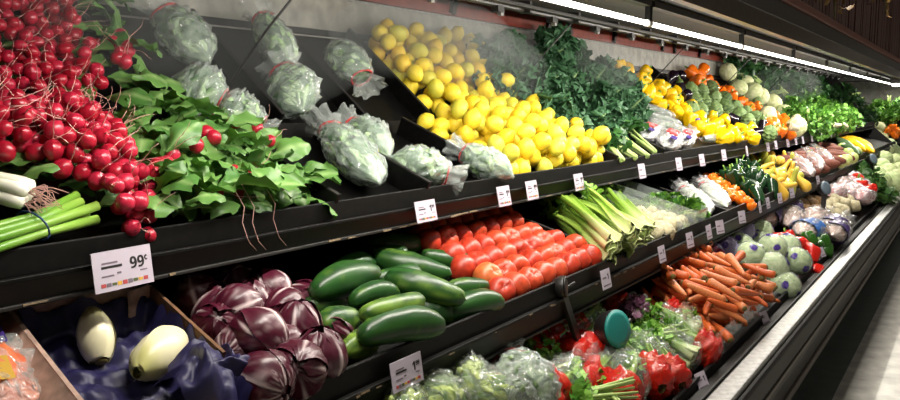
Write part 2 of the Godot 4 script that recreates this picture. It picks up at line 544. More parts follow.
func display_case() -> void:
	var o := base("display_case")
	tag(o, "long black open produce case with three sloping tiers and a steel front rail", "display case")
	var x0 := CASE_X0
	var x1 := CASE_X1
	# upper tier
	part("upper_deck", slab(Vector2(1.205, 1.19), TOP_FRONT[1], 0.02, x0, x1), M.black_plastic, o)
	part("upper_step", rect(1.61, 1.64, 1.34, 1.402, x0, x1), M.black_lip, o)
	part("upper_back_deck", slab(TOP_BACK[0], TOP_BACK[1], 0.02, x0, x1), M.black_plastic, o)
	var lip := part("upper_lip", bevelled(1.2, 1.208, 1.192, 1.237, 0.003, x0, x1), M.black_lip, o)
	var channel := part("upper_price_channel", extrude(PackedVector2Array([Vector2(-1.192, 1.19), Vector2(-1.215, 1.196), Vector2(-1.235, 1.15), Vector2(-1.208, 1.147)]), x0, x1), M.worn_channel, o)
	part("channel_edge", bevelled(1.186, 1.2, 1.186, 1.194, 0.002, x0, x1), M.black_lip, o)
	part("channel_edge", bevelled(1.2, 1.215, 1.143, 1.15, 0.002, x0, x1), M.worn_channel, o)
	for k in 46:   # rubbed-off paint along the channel's lower edge
		var x := 0.3 + pow(rng.randf(), 1.6) * 6.0
		part("chip", box(rnd(0.008, 0.05), rnd(0.002, 0.005), 0.002), M.wear, channel, Transform3D(Basis(Vector3.RIGHT, -0.3), Vector3(x, rnd(1.146, 1.149), -1.199)))
	# middle tier
	part("middle_deck", slab(Vector2(0.935, 0.927), MIDDLE[1], 0.02, x0, x1), M.black_plastic, o)
	part("middle_lip", bevelled(0.928, 0.938, 0.925, 0.977, 0.004, x0, x1), M.black_lip, o)
	var mid := part("middle_price_channel", extrude(PackedVector2Array([Vector2(-0.92, 0.925), Vector2(-0.945, 0.93), Vector2(-0.965, 0.865), Vector2(-0.936, 0.86)]), x0, x1), M.black_lip, o)
	part("channel_edge", bevelled(0.914, 0.928, 0.92, 0.929, 0.002, x0, x1), M.black_lip, o)
	part("channel_edge", bevelled(0.928, 0.942, 0.855, 0.862, 0.002, x0, x1), M.worn_channel, o)
	for k in 30:
		var x := 0.9 + pow(rng.randf(), 1.4) * 5.0
		part("chip", box(rnd(0.006, 0.03), rnd(0.002, 0.004), 0.002), M.wear, mid, Transform3D(Basis(Vector3.RIGHT, -0.25), Vector3(x, rnd(0.921, 0.926), -0.914)))
	# low tier
	part("lower_deck", slab(Vector2(0.688, 0.572), LOW[1], 0.02, x0, x1), M.black_plastic, o)
	part("lower_lip", bevelled(0.672, 0.686, 0.54, 0.614, 0.004, x0, x1), M.black_lip, o)
	# front rail, bumper and kick
	part("gutter", slab(Vector2(0.615, 0.585), Vector2(0.675, 0.58), 0.02, x0, x1), M.worn_channel, o)
	part("rail_groove", bevelled(0.618, 0.628, 0.57, 0.602, 0.003, x0, x1), M.worn_channel, o)
	part("steel_rail", bevelled(0.547, 0.614, 0.572, 0.6, 0.006, x0, x1), M.steel, o)
	part("bumper", bevelled(0.527, 0.56, 0.44, 0.582, 0.014, x0, x1), M.bumper, o)
	part("bumper_strip", bevelled(0.521, 0.53, 0.478, 0.497, 0.004, x0, x1), M.bumper_strip, o)
	part("front_panel", extrude(PackedVector2Array([Vector2(-0.55, 0.57), Vector2(-0.66, 0.57), Vector2(-0.74, 0.11), Vector2(-0.64, 0.11)]), x0, x1), M.bumper, o)
	part("kick_plate", rect(0.69, 0.74, 0.0, 0.12, x0, x1), M.bumper, o)
	part("panel_moulding", bevelled(0.61, 0.64, 0.16, 0.2, 0.008, x0, x1), M.bumper_strip, o)
	# shell
	part("rear_wall", rect(2.02, 2.06, 0.0, 2.2, x0, x1), M.dark_metal, o)
	part("back_panel", rect(2.004, 2.018, 1.66, 1.846, x0, x1), M.grey_panel, o)
	part("panel_strip", bevelled(1.998, 2.004, 1.84, 1.85, 0.002, x0, x1), M.steel, o)
	part("upper_back_panel", rect(2.0, 2.018, 1.852, 2.2, x0, x1), M.red_panel, o)
	part("back_bin_edge", bevelled(1.985, 2.003, 1.7, 1.722, 0.003, x0, x1), M.black_plastic, o)
	for e in [x0, x1]:
		part("end_panel", extrude(PackedVector2Array([Vector2(-0.66, 0.0), Vector2(-2.06, 0.0), Vector2(-2.06, 2.2), Vector2(-1.95, 2.2), Vector2(-1.25, 1.2), Vector2(-0.96, 0.95), Vector2(-0.7, 0.58)]), e - 0.02, e), M.dark_metal, o)
	for k in 11:
		part("bracket", box(0.03, 0.3, 0.02), M.dark_metal, o, Transform3D(Basis(Vector3.FORWARD, 0.35), Vector3(1.2 + k * 0.95, 2.0, -1.99)))
	for k in 5:
		part("bracket", box(0.03, 0.3, 0.02), M.dark_metal, o, Transform3D(Basis(Vector3.FORWARD, -0.3), Vector3(2.35 + k * 1.9, 2.0, -1.99)))
	# bin dividers standing on the decks
	for x in [1.27, 1.6, 1.95, 2.31, 3.16, 4.95, 5.6, 6.6]:
		divider(o, TOP_BACK, x, 0.0, 0.475, 0.055)
	for x in [1.36, 1.72, 2.12, 3.04, 3.62]:
		divider(o, TOP_FRONT, x, 0.0, 0.42, 0.06)
	for x in [1.04, 2.39, 2.86, 3.36, 3.72, 4.2, 4.75, 5.6, 6.7]:
		divider(o, MIDDLE, x, 0.0, 0.7, 0.05)
	for x in [2.7, 3.7]:
		divider(o, LOW, x, 0.0, 0.5, 0.05)
	# clear guards in front of the carrots and of the clear bins
	part("clear_guard", box(1.1, 0.075, 0.004), M.acrylic, o, Transform3D(Basis(Vector3.RIGHT, -0.2), Vector3(3.25, 0.64, -0.689)))
	for x in [3.05, 3.2, 3.36]:
		part("clear_bin_wall", box(0.005, 0.09, 0.5), M.acrylic, o, Transform3D(deck_basis(MIDDLE), deck_point(MIDDLE, x, 0.25, 0.06)))
	part("clear_bin_front", box(0.31, 0.09, 0.005), M.acrylic, o, Transform3D(deck_basis(MIDDLE), deck_point(MIDDLE, 3.205, 0.0, 0.06)))

func divider(o: Node, deck: Array, x: float, s0: float, s1: float, high: float) -> void:
	var b := box(0.008, high, s1 - s0)
	part("divider", b, M.black_plastic, o, Transform3D(deck_basis(deck), deck_point(deck, x, (s0 + s1) * 0.5, high * 0.5)))
	part("divider_edge", box(0.011, 0.004, s1 - s0), M.worn_channel, o, Transform3D(deck_basis(deck), deck_point(deck, x, (s0 + s1) * 0.5, high)))

func canopy() -> void:
	var x0 := CASE_X0
	var x1 := CASE_X1
	var o := base("case_canopy")
	tag(o, "dark canopy with a steel edge over the produce case", "canopy")
	part("soffit", slab(Vector2(0.735, 1.775), Vector2(1.52, 1.855), -0.02, x0, x1), M.soffit, o)
	part("steel_trim", extrude(PackedVector2Array([Vector2(-0.72, 1.747), Vector2(-0.75, 1.747), Vector2(-0.75, 1.81), Vector2(-0.72, 1.815)]), x0, x1), M.brushed_steel, o)
	part("fascia", bevelled(0.715, 0.75, 1.812, 1.885, 0.004, x0, x1), M.dark_metal, o)
	part("top_board", rect(0.73, 2.06, 2.2, 2.22, x0, x1), M.dark_metal, o)
	part("inner_front", slab(Vector2(1.52, 1.855), Vector2(1.6, 2.2), 0.02, x0, x1), M.dark_metal, o)
	part("wood_rail", bevelled(0.7, 0.745, 1.886, 1.925, 0.006, x0, x1), M.wood_rail, o)
	for k in 132:
		var h := rnd(0.62, 0.64)
		part("slat", box(0.082, h, 0.02), M.wood_red, o, Transform3D(Basis(Vector3.UP, rnd(-0.03, 0.03)), Vector3(x0 + 0.05 + k * 0.1, 1.925 + h * 0.5, -0.735 + rnd(-0.004, 0.004))))
	part("slat_backing", rect(0.75, 0.77, 1.9, 2.56, x0, x1), M.dark_metal, o)
	# fluorescent tubes
	for k in 9:
		var part_long := 1.0 if k else 0.5   # a short tube ends the row
		var t := base("light_tube", shift(Vector3(1.326 + 1.2 * (k - 1) + 0.6 if k else 1.02, 1.712, -0.9)))
		var half := 0.585 * part_long
		tag(t, "glowing white fluorescent tube under the dark canopy", "light", "fluorescent tubes of the case")
		part("glass", bevelled(-0.008, 0.008, -0.008, 0.008, 0.0078, -half, half), M.tube_glow, t)
		for e in [-half - 0.007, half + 0.007]:
			part("end_cap", bevelled(-0.011, 0.011, -0.011, 0.011, 0.0105, e - 0.007, e + 0.007), M.white_plastic, t)
			part("socket", box(0.01, 0.06, 0.016), M.dark_metal, t, shift(Vector3(e, 0.036, 0)))
		part("batten", box(half * 2.0, 0.02, 0.03), M.dark_metal, t, shift(Vector3(0, 0.062, 0)))
		for e in [[-0.1, 0.72, -0.014, 0.0], [1.0, 0.85, -0.008, -0.012]]:   # the tube shines down and back
			var l := AreaLight3D.new()
			l.name = "tube_light"
			l.area_size = Vector2(half * 2.0, 0.016)
			l.light_energy = float(e[1]) * part_long
			l.light_color = c8(255, 248, 236)
			l.shadow_enabled = true
			l.area_range = 16.0
			l.transform = Transform3D(Basis(Vector3.RIGHT, -PI / 2 + float(e[0])), Vector3(0, e[2], e[3]))
			t.add_child(l, true)
	# misting pipe with nozzles, and its thin struts down to the back bins
	var p := base("misting_pipe")
	tag(p, "black misting pipe with small nozzles under the canopy", "pipe")
	part("pipe", bevelled(1.487, 1.511, 1.808, 1.832, 0.0115, x0, x1), M.dark_metal, p)
	part("valve_rail", bevelled(1.44, 1.465, 1.816, 1.832, 0.004, x0, x1), M.worn_channel, p)
	for k in 24:
		var x := 0.8 + k * 0.45
		var n := part("nozzle", box(0.045, 0.022, 0.03), M.dark_metal, p, shift(Vector3(x, 1.803, -1.498)))
		part("tip", box(0.02, 0.012, 0.016), M.steel, n, shift(Vector3(0.02, -0.016, 0)))
		part("clip", box(0.02, 0.05, 0.05), M.dark_metal, p, shift(Vector3(x + 0.2, 1.832, -1.49)))
	for k in 7:
		var x := 1.55 + k * 1.62
		var s := base("strut")
		tag(s, "thin black strut slanting from the misting pipe to the back bins", "strut", "struts under the canopy")
		part("rod", sweep([Vector3(x + 0.08, 1.81, -1.5), Vector3(x + 0.02, 1.65, -1.63), Vector3(x, 1.52, -1.745)], [0.0035, 0.0035, 0.0035], 6), M.dark_metal, s)
	# dried garlands tied to the slats above the canopy
	var lm := leaf(0.09, 0.03, 0.006, 0.2, 0.1, 2.0, 5, 2, 2.0, lin(120, 92, 44), lin(96, 76, 38))
	for g in [[4.4, 2.06, 12], [4.9, 2.02, 8], [6.6, 2.3, 22], [5.7, 2.2, 10], [7.6, 2.3, 12]]:
		var at := Vector3(g[0], g[1], -0.7)
		var q := base("dried_garland", shift(at))
		tag(q, "dried tan leaf garland hung on the red slats above the canopy", "garland", "dried garlands on the slats")
		part("cord", sweep([Vector3(0, 0.16, -0.02), Vector3(0.01, 0.0, 0.0), Vector3(-0.02, -0.1, 0.01)], [0.004, 0.006, 0.003], 5), M.dry_green, q)
		for k in g[2]:
			part("leaf", lm, M.skin_matte, q, Transform3D(any_turn() * rnd(0.7, 1.2), Vector3(rnd(-0.05, 0.05), rnd(-0.1, 0.14), rnd(0.0, 0.03))))

func end_case() -> void:
	# the case that closes the far end of the aisle, at right angles to the long one
	var o := base("end_display_case", shift(Vector3(13.2, 0, -0.4)))
	tag(o, "black produce case closing the far end of the aisle", "display case")
	part("body", box(0.9, 0.9, 3.2), M.bumper, o, shift(Vector3(0.65, 0.45, 0)))
	part("lower_deck", box(0.5, 0.02, 3.2), M.black_plastic, o, Transform3D(Basis(Vector3.BACK, 0.35), Vector3(0.42, 0.98, 0)))
	part("upper_deck", box(0.5, 0.02, 3.2), M.black_plastic, o, Transform3D(Basis(Vector3.BACK, 0.35), Vector3(0.72, 1.3, 0)))
	part("upper_lip", box(0.02, 0.08, 3.2), M.black_lip, o, shift(Vector3(0.48, 1.22, 0)))
	part("back_panel", box(0.04, 2.4, 3.2), M.grey_panel, o, shift(Vector3(1.15, 1.2, 0)))
	part("canopy", box(0.6, 0.3, 3.2), M.dark_metal, o, shift(Vector3(0.8, 1.98, 0)))
	var t := base("light_tube", shift(Vector3(13.65, 1.76, -0.5)))
	tag(t, "glowing white tube over the case at the end of the aisle", "light")
	part("glass", bevelled(-0.02, 0.02, -0.02, 0.02, 0.019, -0.6, 0.6), M.tube_glow, t, Transform3D(Basis(Vector3.UP, PI / 2), Vector3.ZERO))
	part("batten", box(0.05, 0.03, 1.2), M.soffit, t, shift(Vector3(0, 0.05, 0)))
	var l := AreaLight3D.new()
	l.name = "tube_light"
	l.area_size = Vector2(1.17, 0.04)
	l.light_energy = 1.6
	l.light_color = c8(255, 248, 236)
	l.shadow_enabled = true
	l.transform = Transform3D(Basis(Vector3.UP, PI / 2) * Basis(Vector3.RIGHT, -PI / 2), Vector3(0, -0.024, 0))
	t.add_child(l)

# ---------------------------------------------------------------- price tags
func text(words: String, high: float) -> TextMesh:
	var key := "%s %f" % [words, high]
	if not meshes.has(key):
		var t := TextMesh.new()
		var f := SystemFont.new()
		f.font_names = PackedStringArray(["Droid Sans"])
		f.font_weight = 700
		t.font = f
		t.text = words
		t.font_size = 48
		t.pixel_size = high / 35.0
		t.depth = 0.0006
		meshes[key] = t
	return meshes[key]

func price_tag(at: Vector3, w: float, h: float, tilt: float, turn: float, price: String, cents: String, fine: bool, label: String, group := "price tags along the shelf edges") -> void:
	var o := base("price_tag", Transform3D(Basis(Vector3.UP, turn) * Basis(Vector3.RIGHT, tilt), at))
	tag(o, label, "price tag", group)
	part("card", box(w, h, 0.0016), M.card, o)
	var z := 0.0011
	if price:
		part("price", text(price, h * 0.3), M.ink, o, shift(Vector3(w * 0.24, h * 0.1, z)))
		if cents:
			part("cents", text(cents, h * 0.15), M.ink, o, shift(Vector3(w * (0.4 if price.length() > 1 else 0.36), h * 0.17, z)))
	if fine:
		for q in [[-0.22, 0.2, 0.26, 0.045], [-0.19, 0.1, 0.34, 0.06], [-0.27, -0.12, 0.2, 0.04], [-0.08, -0.08, 0.07, 0.05], [0.34, -0.12, 0.12, 0.03]]:
			part("print_line", box(w * q[2], h * q[3], 0.0004), M.soft_ink if q[1] != 0.1 else M.ink, o, shift(Vector3(w * q[0], h * q[1], z)))
		for k in 9:
			part("fruit_print", box(w * 0.075, h * rnd(0.06, 0.11), 0.0004), [M.print_red, M.print_gold, M.print_green, M.soft_ink][k * 7 % 4], o, shift(Vector3(w * (-0.36 + 0.09 * k), -h * 0.34, z)))
	else:
		part("print_line", box(w * 0.4, h * 0.09, 0.0004), M.soft_ink, o, shift(Vector3(-w * 0.18, h * 0.08, z)))
		part("print_line", box(w * 0.8, h * 0.07, 0.0004), M.soft_ink, o, shift(Vector3(0, -h * 0.32, z)))

func price_tags() -> void:
	price_tag(Vector3(0.795, 1.182, -1.172), 0.114, 0.066, -0.12, 0.05, "99", "¢", true, "large white 99 cent price tag under the radishes", "")
	var on := 0
	for q in [[426, 211], [504, 196], [532, 190], [579, 182]]:
		var p := at_distance(q[0], q[1], 1.176)
		price_tag(p, 0.09 if on == 0 else 0.075, 0.055 if on == 0 else 0.06, -0.2, 0.0, "1", "99", true, ["white price tag on the upper shelf edge under the bagged greens", "white price tag on the upper shelf edge above the tomatoes", "white price tag on the upper shelf edge above the tomatoes", "white price tag on the upper shelf edge above the celery"][on])
		on += 1
	for q in [[642, 171], [679, 164], [702, 160], [724, 155], [747, 151], [768, 147], [776, 145], [788, 143], [796, 141], [803, 140], [812, 138], [822, 136], [831, 135]]:
		price_tag(at_distance(q[0], q[1], 1.176), 0.07, 0.062, -0.2, rnd(-0.1, 0.1), "", "", false, "small white price tag along the far upper shelf edge")
	price_tag(at_distance(407, 372, 0.902), 0.1, 0.058, -0.15, 0.0, "1", "99", true, "white price tag on the middle shelf edge under the cucumbers")
	for q in [[606, 279], [662, 254], [690, 240], [709, 232], [720, 227], [742, 217], [760, 207], [768, 203], [780, 198], [792, 193], [808, 186], [818, 180]]:
		price_tag(at_distance(q[0], q[1], 0.902), 0.065, 0.058, -0.2, rnd(-0.25, 0.15), "1" if q[0] < 700 else "", "", false, "small white price tag along the middle shelf edge")
	for q in [[702, 381], [765, 318], [794, 284], [822, 252], [846, 230]]:
		price_tag(at_distance(q[0], q[1], 0.667), 0.06, 0.055, -0.45, rnd(-0.3, 0.0), "1" if q[0] < 750 else "", "", false, "small white price tag leaning on the bottom shelf edge")

# ---------------------------------------------------------------- kinds of produce
func lemon_mesh(k: int) -> Mesh:
	return lathe([Vector2(0, -0.041), Vector2(0.007, -0.0395), Vector2(0.019, -0.033), Vector2(0.03, -0.017), Vector2(0.034, 0.001), Vector2(0.03, 0.019), Vector2(0.019, 0.033), Vector2(0.009, 0.039), Vector2(0.005, 0.0425), Vector2(0.0, 0.044)], 18, 18, func(p: Vector3, _a: float, _t: float):
		return p * (1.0 + 0.035 * nz.get_noise_3d(p.x * 22 + k * 9, p.y * 22, p.z * 22)))

func tomato_mesh(k: int) -> Mesh:
	return lathe([Vector2(0, -0.027), Vector2(0.015, -0.0305), Vector2(0.03, -0.021), Vector2(0.0365, 0.0), Vector2(0.031, 0.02), Vector2(0.016, 0.0295), Vector2(0.004, 0.0275), Vector2(0, 0.0265)], 20, 16, func(p: Vector3, a: float, _t: float):
		return p * (1.0 + 0.02 * cos(5 * a + k) * absf(p.y) / 0.03 + 0.03 * nz.get_noise_3d(p.x * 15 + k * 5, p.y * 15, p.z * 15)))

func cucumber_mesh(k: int, length: float, r: float, light: float) -> Mesh:
	var bow := rnd(-0.06, 0.06)
	return grid(16, 22, func(u: float, v: float):
		var t: float = v
		var rr := r * pow(maxf(sin(PI * clampf(t, 0.0, 1.0)), 0.0), 0.36) * (0.94 + 0.08 * sin(t * 5.0 + k))
		var a: float = TAU * u
		rr *= 1.0 + 0.03 * cos(6 * a) + 0.04 * nz.get_noise_3d(t * 7, cos(a) * 2 + k * 4, sin(a) * 2)
		return Vector3((t - 0.5) * length, cos(a) * rr, -sin(a) * rr + bow * length * (4 * (t - 0.5) * (t - 0.5) - 0.5)), func(u: float, v: float):
		var a: float = TAU * u
		var n := nz.get_noise_3d(v * 3.0, cos(a) * 2.2 + k * 6, sin(a) * 2.2)
		var streak := 0.5 + 0.5 * sin(a * 10.0 + 2.0 * n)
		var pale := clampf(light + n * 0.9 + 0.25 * streak * absf(v - 0.5), 0, 1)
		return lin(24, 58, 26).lerp(lin(62, 112, 40), streak * 0.35).lerp(lin(138, 172, 66), pale))

func carrot_proto(k: int, length: float, r: float, m: Material) -> Node3D:
	var o := Node3D.new()
	var bow := rnd(-0.05, 0.05)
	part("root", grid(9, 14, func(u: float, v: float):
		var t: float = v
		var rr := r * pow(1.0 - t, 0.26) * smoothstep(-0.03, 0.05, t) * (0.74 + 0.26 * (1 - t)) * (1.0 + 0.06 * nz.get_noise_2d(t * 16, k * 7))
		if t > 0.999: rr = 0.0
		var a: float = TAU * u
		return Vector3((t - 0.5) * length, cos(a) * rr, -sin(a) * rr + bow * length * (4 * (t - 0.5) * (t - 0.5) - 0.5))), m, o)
	var z := bow * length * 0.5
	part("crown", lathe([Vector2(0, -0.004), Vector2(r * 0.6, -0.002), Vector2(r * 0.5, 0.003), Vector2(r * 0.22, 0.005), Vector2(0, 0.009)], 8, 6), M.crown, o, Transform3D(Basis(Vector3.BACK, PI / 2), Vector3(-0.5 * length + 0.001, 0, z)))
	return o

func pepper_proto(k: int, m: Material, lobes := 4) -> Node3D:
	var o := Node3D.new()
	part("body", lathe([Vector2(0, -0.038), Vector2(0.014, -0.043), Vector2(0.029, -0.034), Vector2(0.038, -0.006), Vector2(0.042, 0.02), Vector2(0.036, 0.038), Vector2(0.018, 0.04), Vector2(0.007, 0.032), Vector2(0, 0.03)], 24, 18, func(p: Vector3, a: float, _t: float):
		var w := 1.0 - 0.14 * pow(absf(sin(a * lobes * 0.5 + k)), 6.0) + 0.05 * nz.get_noise_3d(p.x * 18 + k * 3, p.y * 18, p.z * 18)
		return Vector3(p.x * w, p.y * (1.0 + 0.05 * cos(lobes * a)), p.z * w)), m, o)
	var st := part("stem", sweep([Vector3(0, 0.029, 0), Vector3(0.001, 0.044, 0.001), Vector3(0.006, 0.058, 0.003)], [0.008, 0.0045, 0.006], 7), M.stem_green, o)
	part("calyx", lathe([Vector2(0, 0.031), Vector2(0.012, 0.0345), Vector2(0.006, 0.037), Vector2(0, 0.038)], 10, 4), M.stem_green, st)
	return o

func radish_mesh(k: int) -> Mesh:
	return lathe([Vector2(0, -0.018), Vector2(0.008, -0.0165), Vector2(0.0155, -0.006), Vector2(0.0165, 0.004), Vector2(0.011, 0.0145), Vector2(0.004, 0.0185), Vector2(0, 0.022)], 14, 12, func(p: Vector3, _a: float, _t: float):
		return p * (1.0 + 0.07 * nz.get_noise_3d(p.x * 40 + k * 5, p.y * 40, p.z * 40)))

func root_mesh(k: int, long := 0.07) -> Mesh:
	var path := []
	var radii := []
	var p := Vector3(0, 0.019, 0)
	var d := Vector3(rnd(-0.3, 0.3), 1, rnd(-0.3, 0.3)).normalized()
	for i in 7:
		path.append(p)
		radii.append(lerpf(0.0012, 0.0003, i / 6.0))
		d = (d + Vector3(rnd(-1, 1), rnd(-0.9, 0.5), rnd(-1, 1)) * 0.38).normalized()
		p += d * long / 6.0
	return sweep(path, radii, 5)

# bagged greens: contents, clear film gathered at a neck, red tie
func bag_proto(k: int, length: float, r: float, low: Color, high: Color, film: Material, tied := true, tie: Material = null, frequency := 46.0) -> Node3D:
	var o := Node3D.new()
	var shape := func(u: float, v: float, puff: float, rough: float, s: float) -> Vector3:
		var t := v
		var rr := r * curve([Vector2(0.05, 0), Vector2(0.75, 0), Vector2(1.0, 0), Vector2(1.02, 0), Vector2(0.9, 0), Vector2(0.62, 0)], t).x * puff
		var a := TAU * u
		rr *= 1.0 + rough * nz.get_noise_3d(cos(a) * 2.6 + k * 7 + s, sin(a) * 2.6, t * 6.0)
		return Vector3((t - 0.5) * length, cos(a) * rr * 0.78, -sin(a) * rr)
	var packed := SurfaceTool.new()
	packed.begin(Mesh.PRIMITIVE_TRIANGLES)
	var first := add_grid(packed, 0, 26, 24, func(u: float, v: float):
		var p: Vector3 = shape.call(u, v, 0.95 if v > 0.0 and v < 1.0 else 0.0, 0.25, 0.0)
		return p, func(u: float, v: float):
		var p: Vector3 = shape.call(u, v, 1.0, 0.25, 0.0)
		var n := clampf(0.5 + 0.8 * cell.get_noise_3d(p.x * frequency, p.y * frequency + k * 9, p.z * frequency) + 0.4 * nz.get_noise_3d(p.x * 60, p.y * 60, p.z * 60), 0, 1)
		return low.lerp(high, n))
	for i in 46:   # leaves pressed against the film
		var cu := rnd(0, 1)
		var cv := rnd(0.1, 0.88)
		var turn := rnd(0, TAU)
		var big := rnd(0.6, 1.1)
		var tint := low.lerp(high, rnd(0.1, 1.0))
		first = add_grid(packed, first, 4, 5, func(u: float, v: float):
			var w := (u - 0.5) * pow(sin(PI * (0.05 + 0.9 * v)), 0.7) * 0.55 * big
			var l := (v - 0.5) * big
			var q: Vector3 = shape.call(cu + (w * cos(turn) - l * sin(turn)) * 0.13, clampf(cv + (w * sin(turn) + l * cos(turn)) * 0.26, 0.02, 0.98), 0.97 + 0.05 * cos(w * 4.0), 0.25, 0.0)
			return q, func(u: float, _v: float): return tint.lerp(high, 1.0 - smoothstep(0.0, 0.22, absf(u - 0.5))))
	packed.generate_normals()
	part("greens", packed.commit(), M.skin_bumpy, o)
	part("film", grid(36, 30, func(u: float, v: float):
		var p: Vector3 = shape.call(u, v, 1.05, 0.3, 3.0)
		var a: float = TAU * u
		var c := 1.0 + 0.2 * absf(nz.get_noise_3d(cos(a) * 4 + k * 3, sin(a) * 4, v * 10.0))
		return Vector3(p.x * 1.03, p.y * c, p.z * c)), film, o)
	if tied:
		var neck := length * 0.5
		part("tail", grid(30, 7, func(u: float, v: float):
			var a: float = TAU * u
			var rr := r * lerpf(0.5, 0.95, pow(v, 0.6)) * (1.0 + (0.1 + 0.35 * v) * sin(a * 7 + k * 2) * 0.5 + 0.2 * v * nz.get_noise_2d(u * 14, v * 3 + k))
			return Vector3(neck + v * length * 0.28, cos(a) * rr * 0.7, -sin(a) * rr)), film, o)
		var ring := []
		var radii := []
		for i in 17:
			var a := TAU * i / 16.0
			ring.append(Vector3(neck * (0.97 + 0.02 * sin(a * 2 + k)), cos(a) * r * 0.53, sin(a) * r * 0.66))
			radii.append(0.003)
		part("tie", sweep(ring, radii, 5), tie if tie else M.tie_red, o)
	return o

func kale_leaf(k: int) -> Mesh:
	var s := float(k) * 1.7
	return grid(18, 48, func(u: float, v: float):
		var t: float = v
		var w := 0.085 * pow(sin(PI * clampf(0.05 + 0.9 * t, 0, 1)), 0.6) * smoothstep(0.0, 0.25, t)
		var q: float = u * 2.0 - 1.0
		var edge := pow(absf(q), 1.2)
		var y := 0.16 * sin(PI * t * 0.8) * 0.3 - 0.03 * q * q
		var fr := 0.05 * edge
		return Vector3(0.26 * t + fr * sin(79.0 * t + q * 3.0 + s + 2 * signf(q)), y + fr * sin(95.0 * t + s * 2.0 + q * 4.0) + 0.012 * nz.get_noise_3d(t * 14, q * 5, s), q * w + fr * 0.8 * cos(71.0 * t + s)), func(u: float, v: float):
		var q: float = absf(u * 2.0 - 1.0)
		var n := 0.5 + 0.6 * nz.get_noise_3d(u * 9, v * 12, s)
		return lin(150, 176, 120).lerp(lin(32, 70, 44).lerp(lin(88, 132, 92), clampf(n, 0, 1)), smoothstep(0.02, 0.16, q)))

func herb_mesh(k: int, leaves: int, size: Vector3, leaf_long: float, low: Color, high: Color) -> Mesh:
	# many small three-lobed leaves over a dome
	var st := SurfaceTool.new()
	st.begin(Mesh.PRIMITIVE_TRIANGLES)
	st.set_smooth_group(-1)
	var lr := RandomNumberGenerator.new()
	lr.seed = 100 + k
	for i in leaves:
		var d := Vector3(lr.randf_range(-1, 1), lr.randf_range(-0.3, 1), lr.randf_range(-1, 1)).normalized()
		var p := d * size * lr.randf_range(0.55, 1.0)
		var b := Basis(Vector3(lr.randf_range(-1, 1), lr.randf_range(-1, 1), lr.randf_range(-1, 1)).normalized(), lr.randf_range(0, 2.6)) * (leaf_long * lr.randf_range(0.7, 1.3))
		st.set_color(low.lerp(high, lr.randf()))
		for q in [[-0.1, 0.0, 0.5, 0.3, 0.35, -0.3], [0.1, 0.0, 0.8, 0.55, 1.0, 0.1], [0.1, 0.0, 0.95, -0.1, 0.75, -0.55], [0.0, 0.0, 0.35, 0.6, 0.85, 0.5]]:
			for e in 3:
				st.add_vertex(p + b * Vector3(q[e * 2], 0.12 * sin(e * 2.0 + i), q[e * 2 + 1]))
	st.generate_normals()
	return st.commit()

func stalks_mesh(k: int, count: int, length: float, spread: float, r: float) -> Mesh:
	var st := SurfaceTool.new()
	st.begin(Mesh.PRIMITIVE_TRIANGLES)
	var first := 0
	for i in count:
		var a := rnd(0, TAU)
		var e := spread * sqrt(rng.randf())
		var y := sin(a) * e
		var z := cos(a) * e
		first = add_sweep(st, first, [Vector3(0, y * 0.4, z * 0.4), Vector3(length * 0.5, y * 0.7, z * 0.8), Vector3(length, y * 1.3, z * 1.5)], [r, r * 0.8, r * 0.5], 6)
	st.generate_normals()
	return st.commit()

func celery_stalk(k: int, length: float) -> Mesh:
	# a trough: a crescent section that widens to the base at x = 0
	return grid(9, 10, func(u: float, v: float):
		var t: float = v
		var w := lerpf(0.021, 0.007, pow(t, 0.6))
		var deep := lerpf(0.013, 0.007, t)
		var a: float = TAU * u
		var y := sin(a) * deep * 0.6
		var z := cos(a) * w
		y += 0.9 * z * z / w * (1.0 if true else 0.0)
		return Vector3(length * t, y + 0.02 * sin(2.2 * t + k) * t, z + 0.03 * t * t * sin(k * 2.1)), func(u: float, v: float):
		var n := 0.5 + 0.5 * sin(u * TAU * 7.0)
		return lin(206, 214, 156).lerp(lin(116, 156, 50).lerp(lin(158, 188, 82), n), smoothstep(0.0, 0.55, v)))

func celery_proto(k: int, length: float) -> Node3D:
	var o := Node3D.new()
	for i in 9:
		var a := TAU * i / 9.0 + k
		var e := 0.022 if i % 3 else 0.008
		var b := Basis(Vector3.RIGHT, -a + PI / 2)
		part("stalk", celery_stalk(i + k * 5, length * rnd(0.85, 1.05)), M.skin, o, Transform3D(b * Basis(Vector3.BACK, rnd(0.0, 0.06)), Vector3(rnd(0, 0.01), -sin(a) * e, cos(a) * e)))
	var root := part("root_end", lathe([Vector2(0, -0.012), Vector2(0.018, -0.01), Vector2(0.03, 0.0), Vector2(0.034, 0.012), Vector2(0, 0.02)], 12, 6), M.stem_pale, o, Transform3D(Basis(Vector3.BACK, -PI / 2) * 0.6, Vector3(0.012, 0, 0)))
	root.name = "root_end"
	part("leaves", herb_mesh(k, 40, Vector3(0.07, 0.03, 0.05), 0.022, lin(80, 130, 40), lin(140, 180, 70)), M.leafy, o, shift(Vector3(length, 0.01, 0)))
	return o

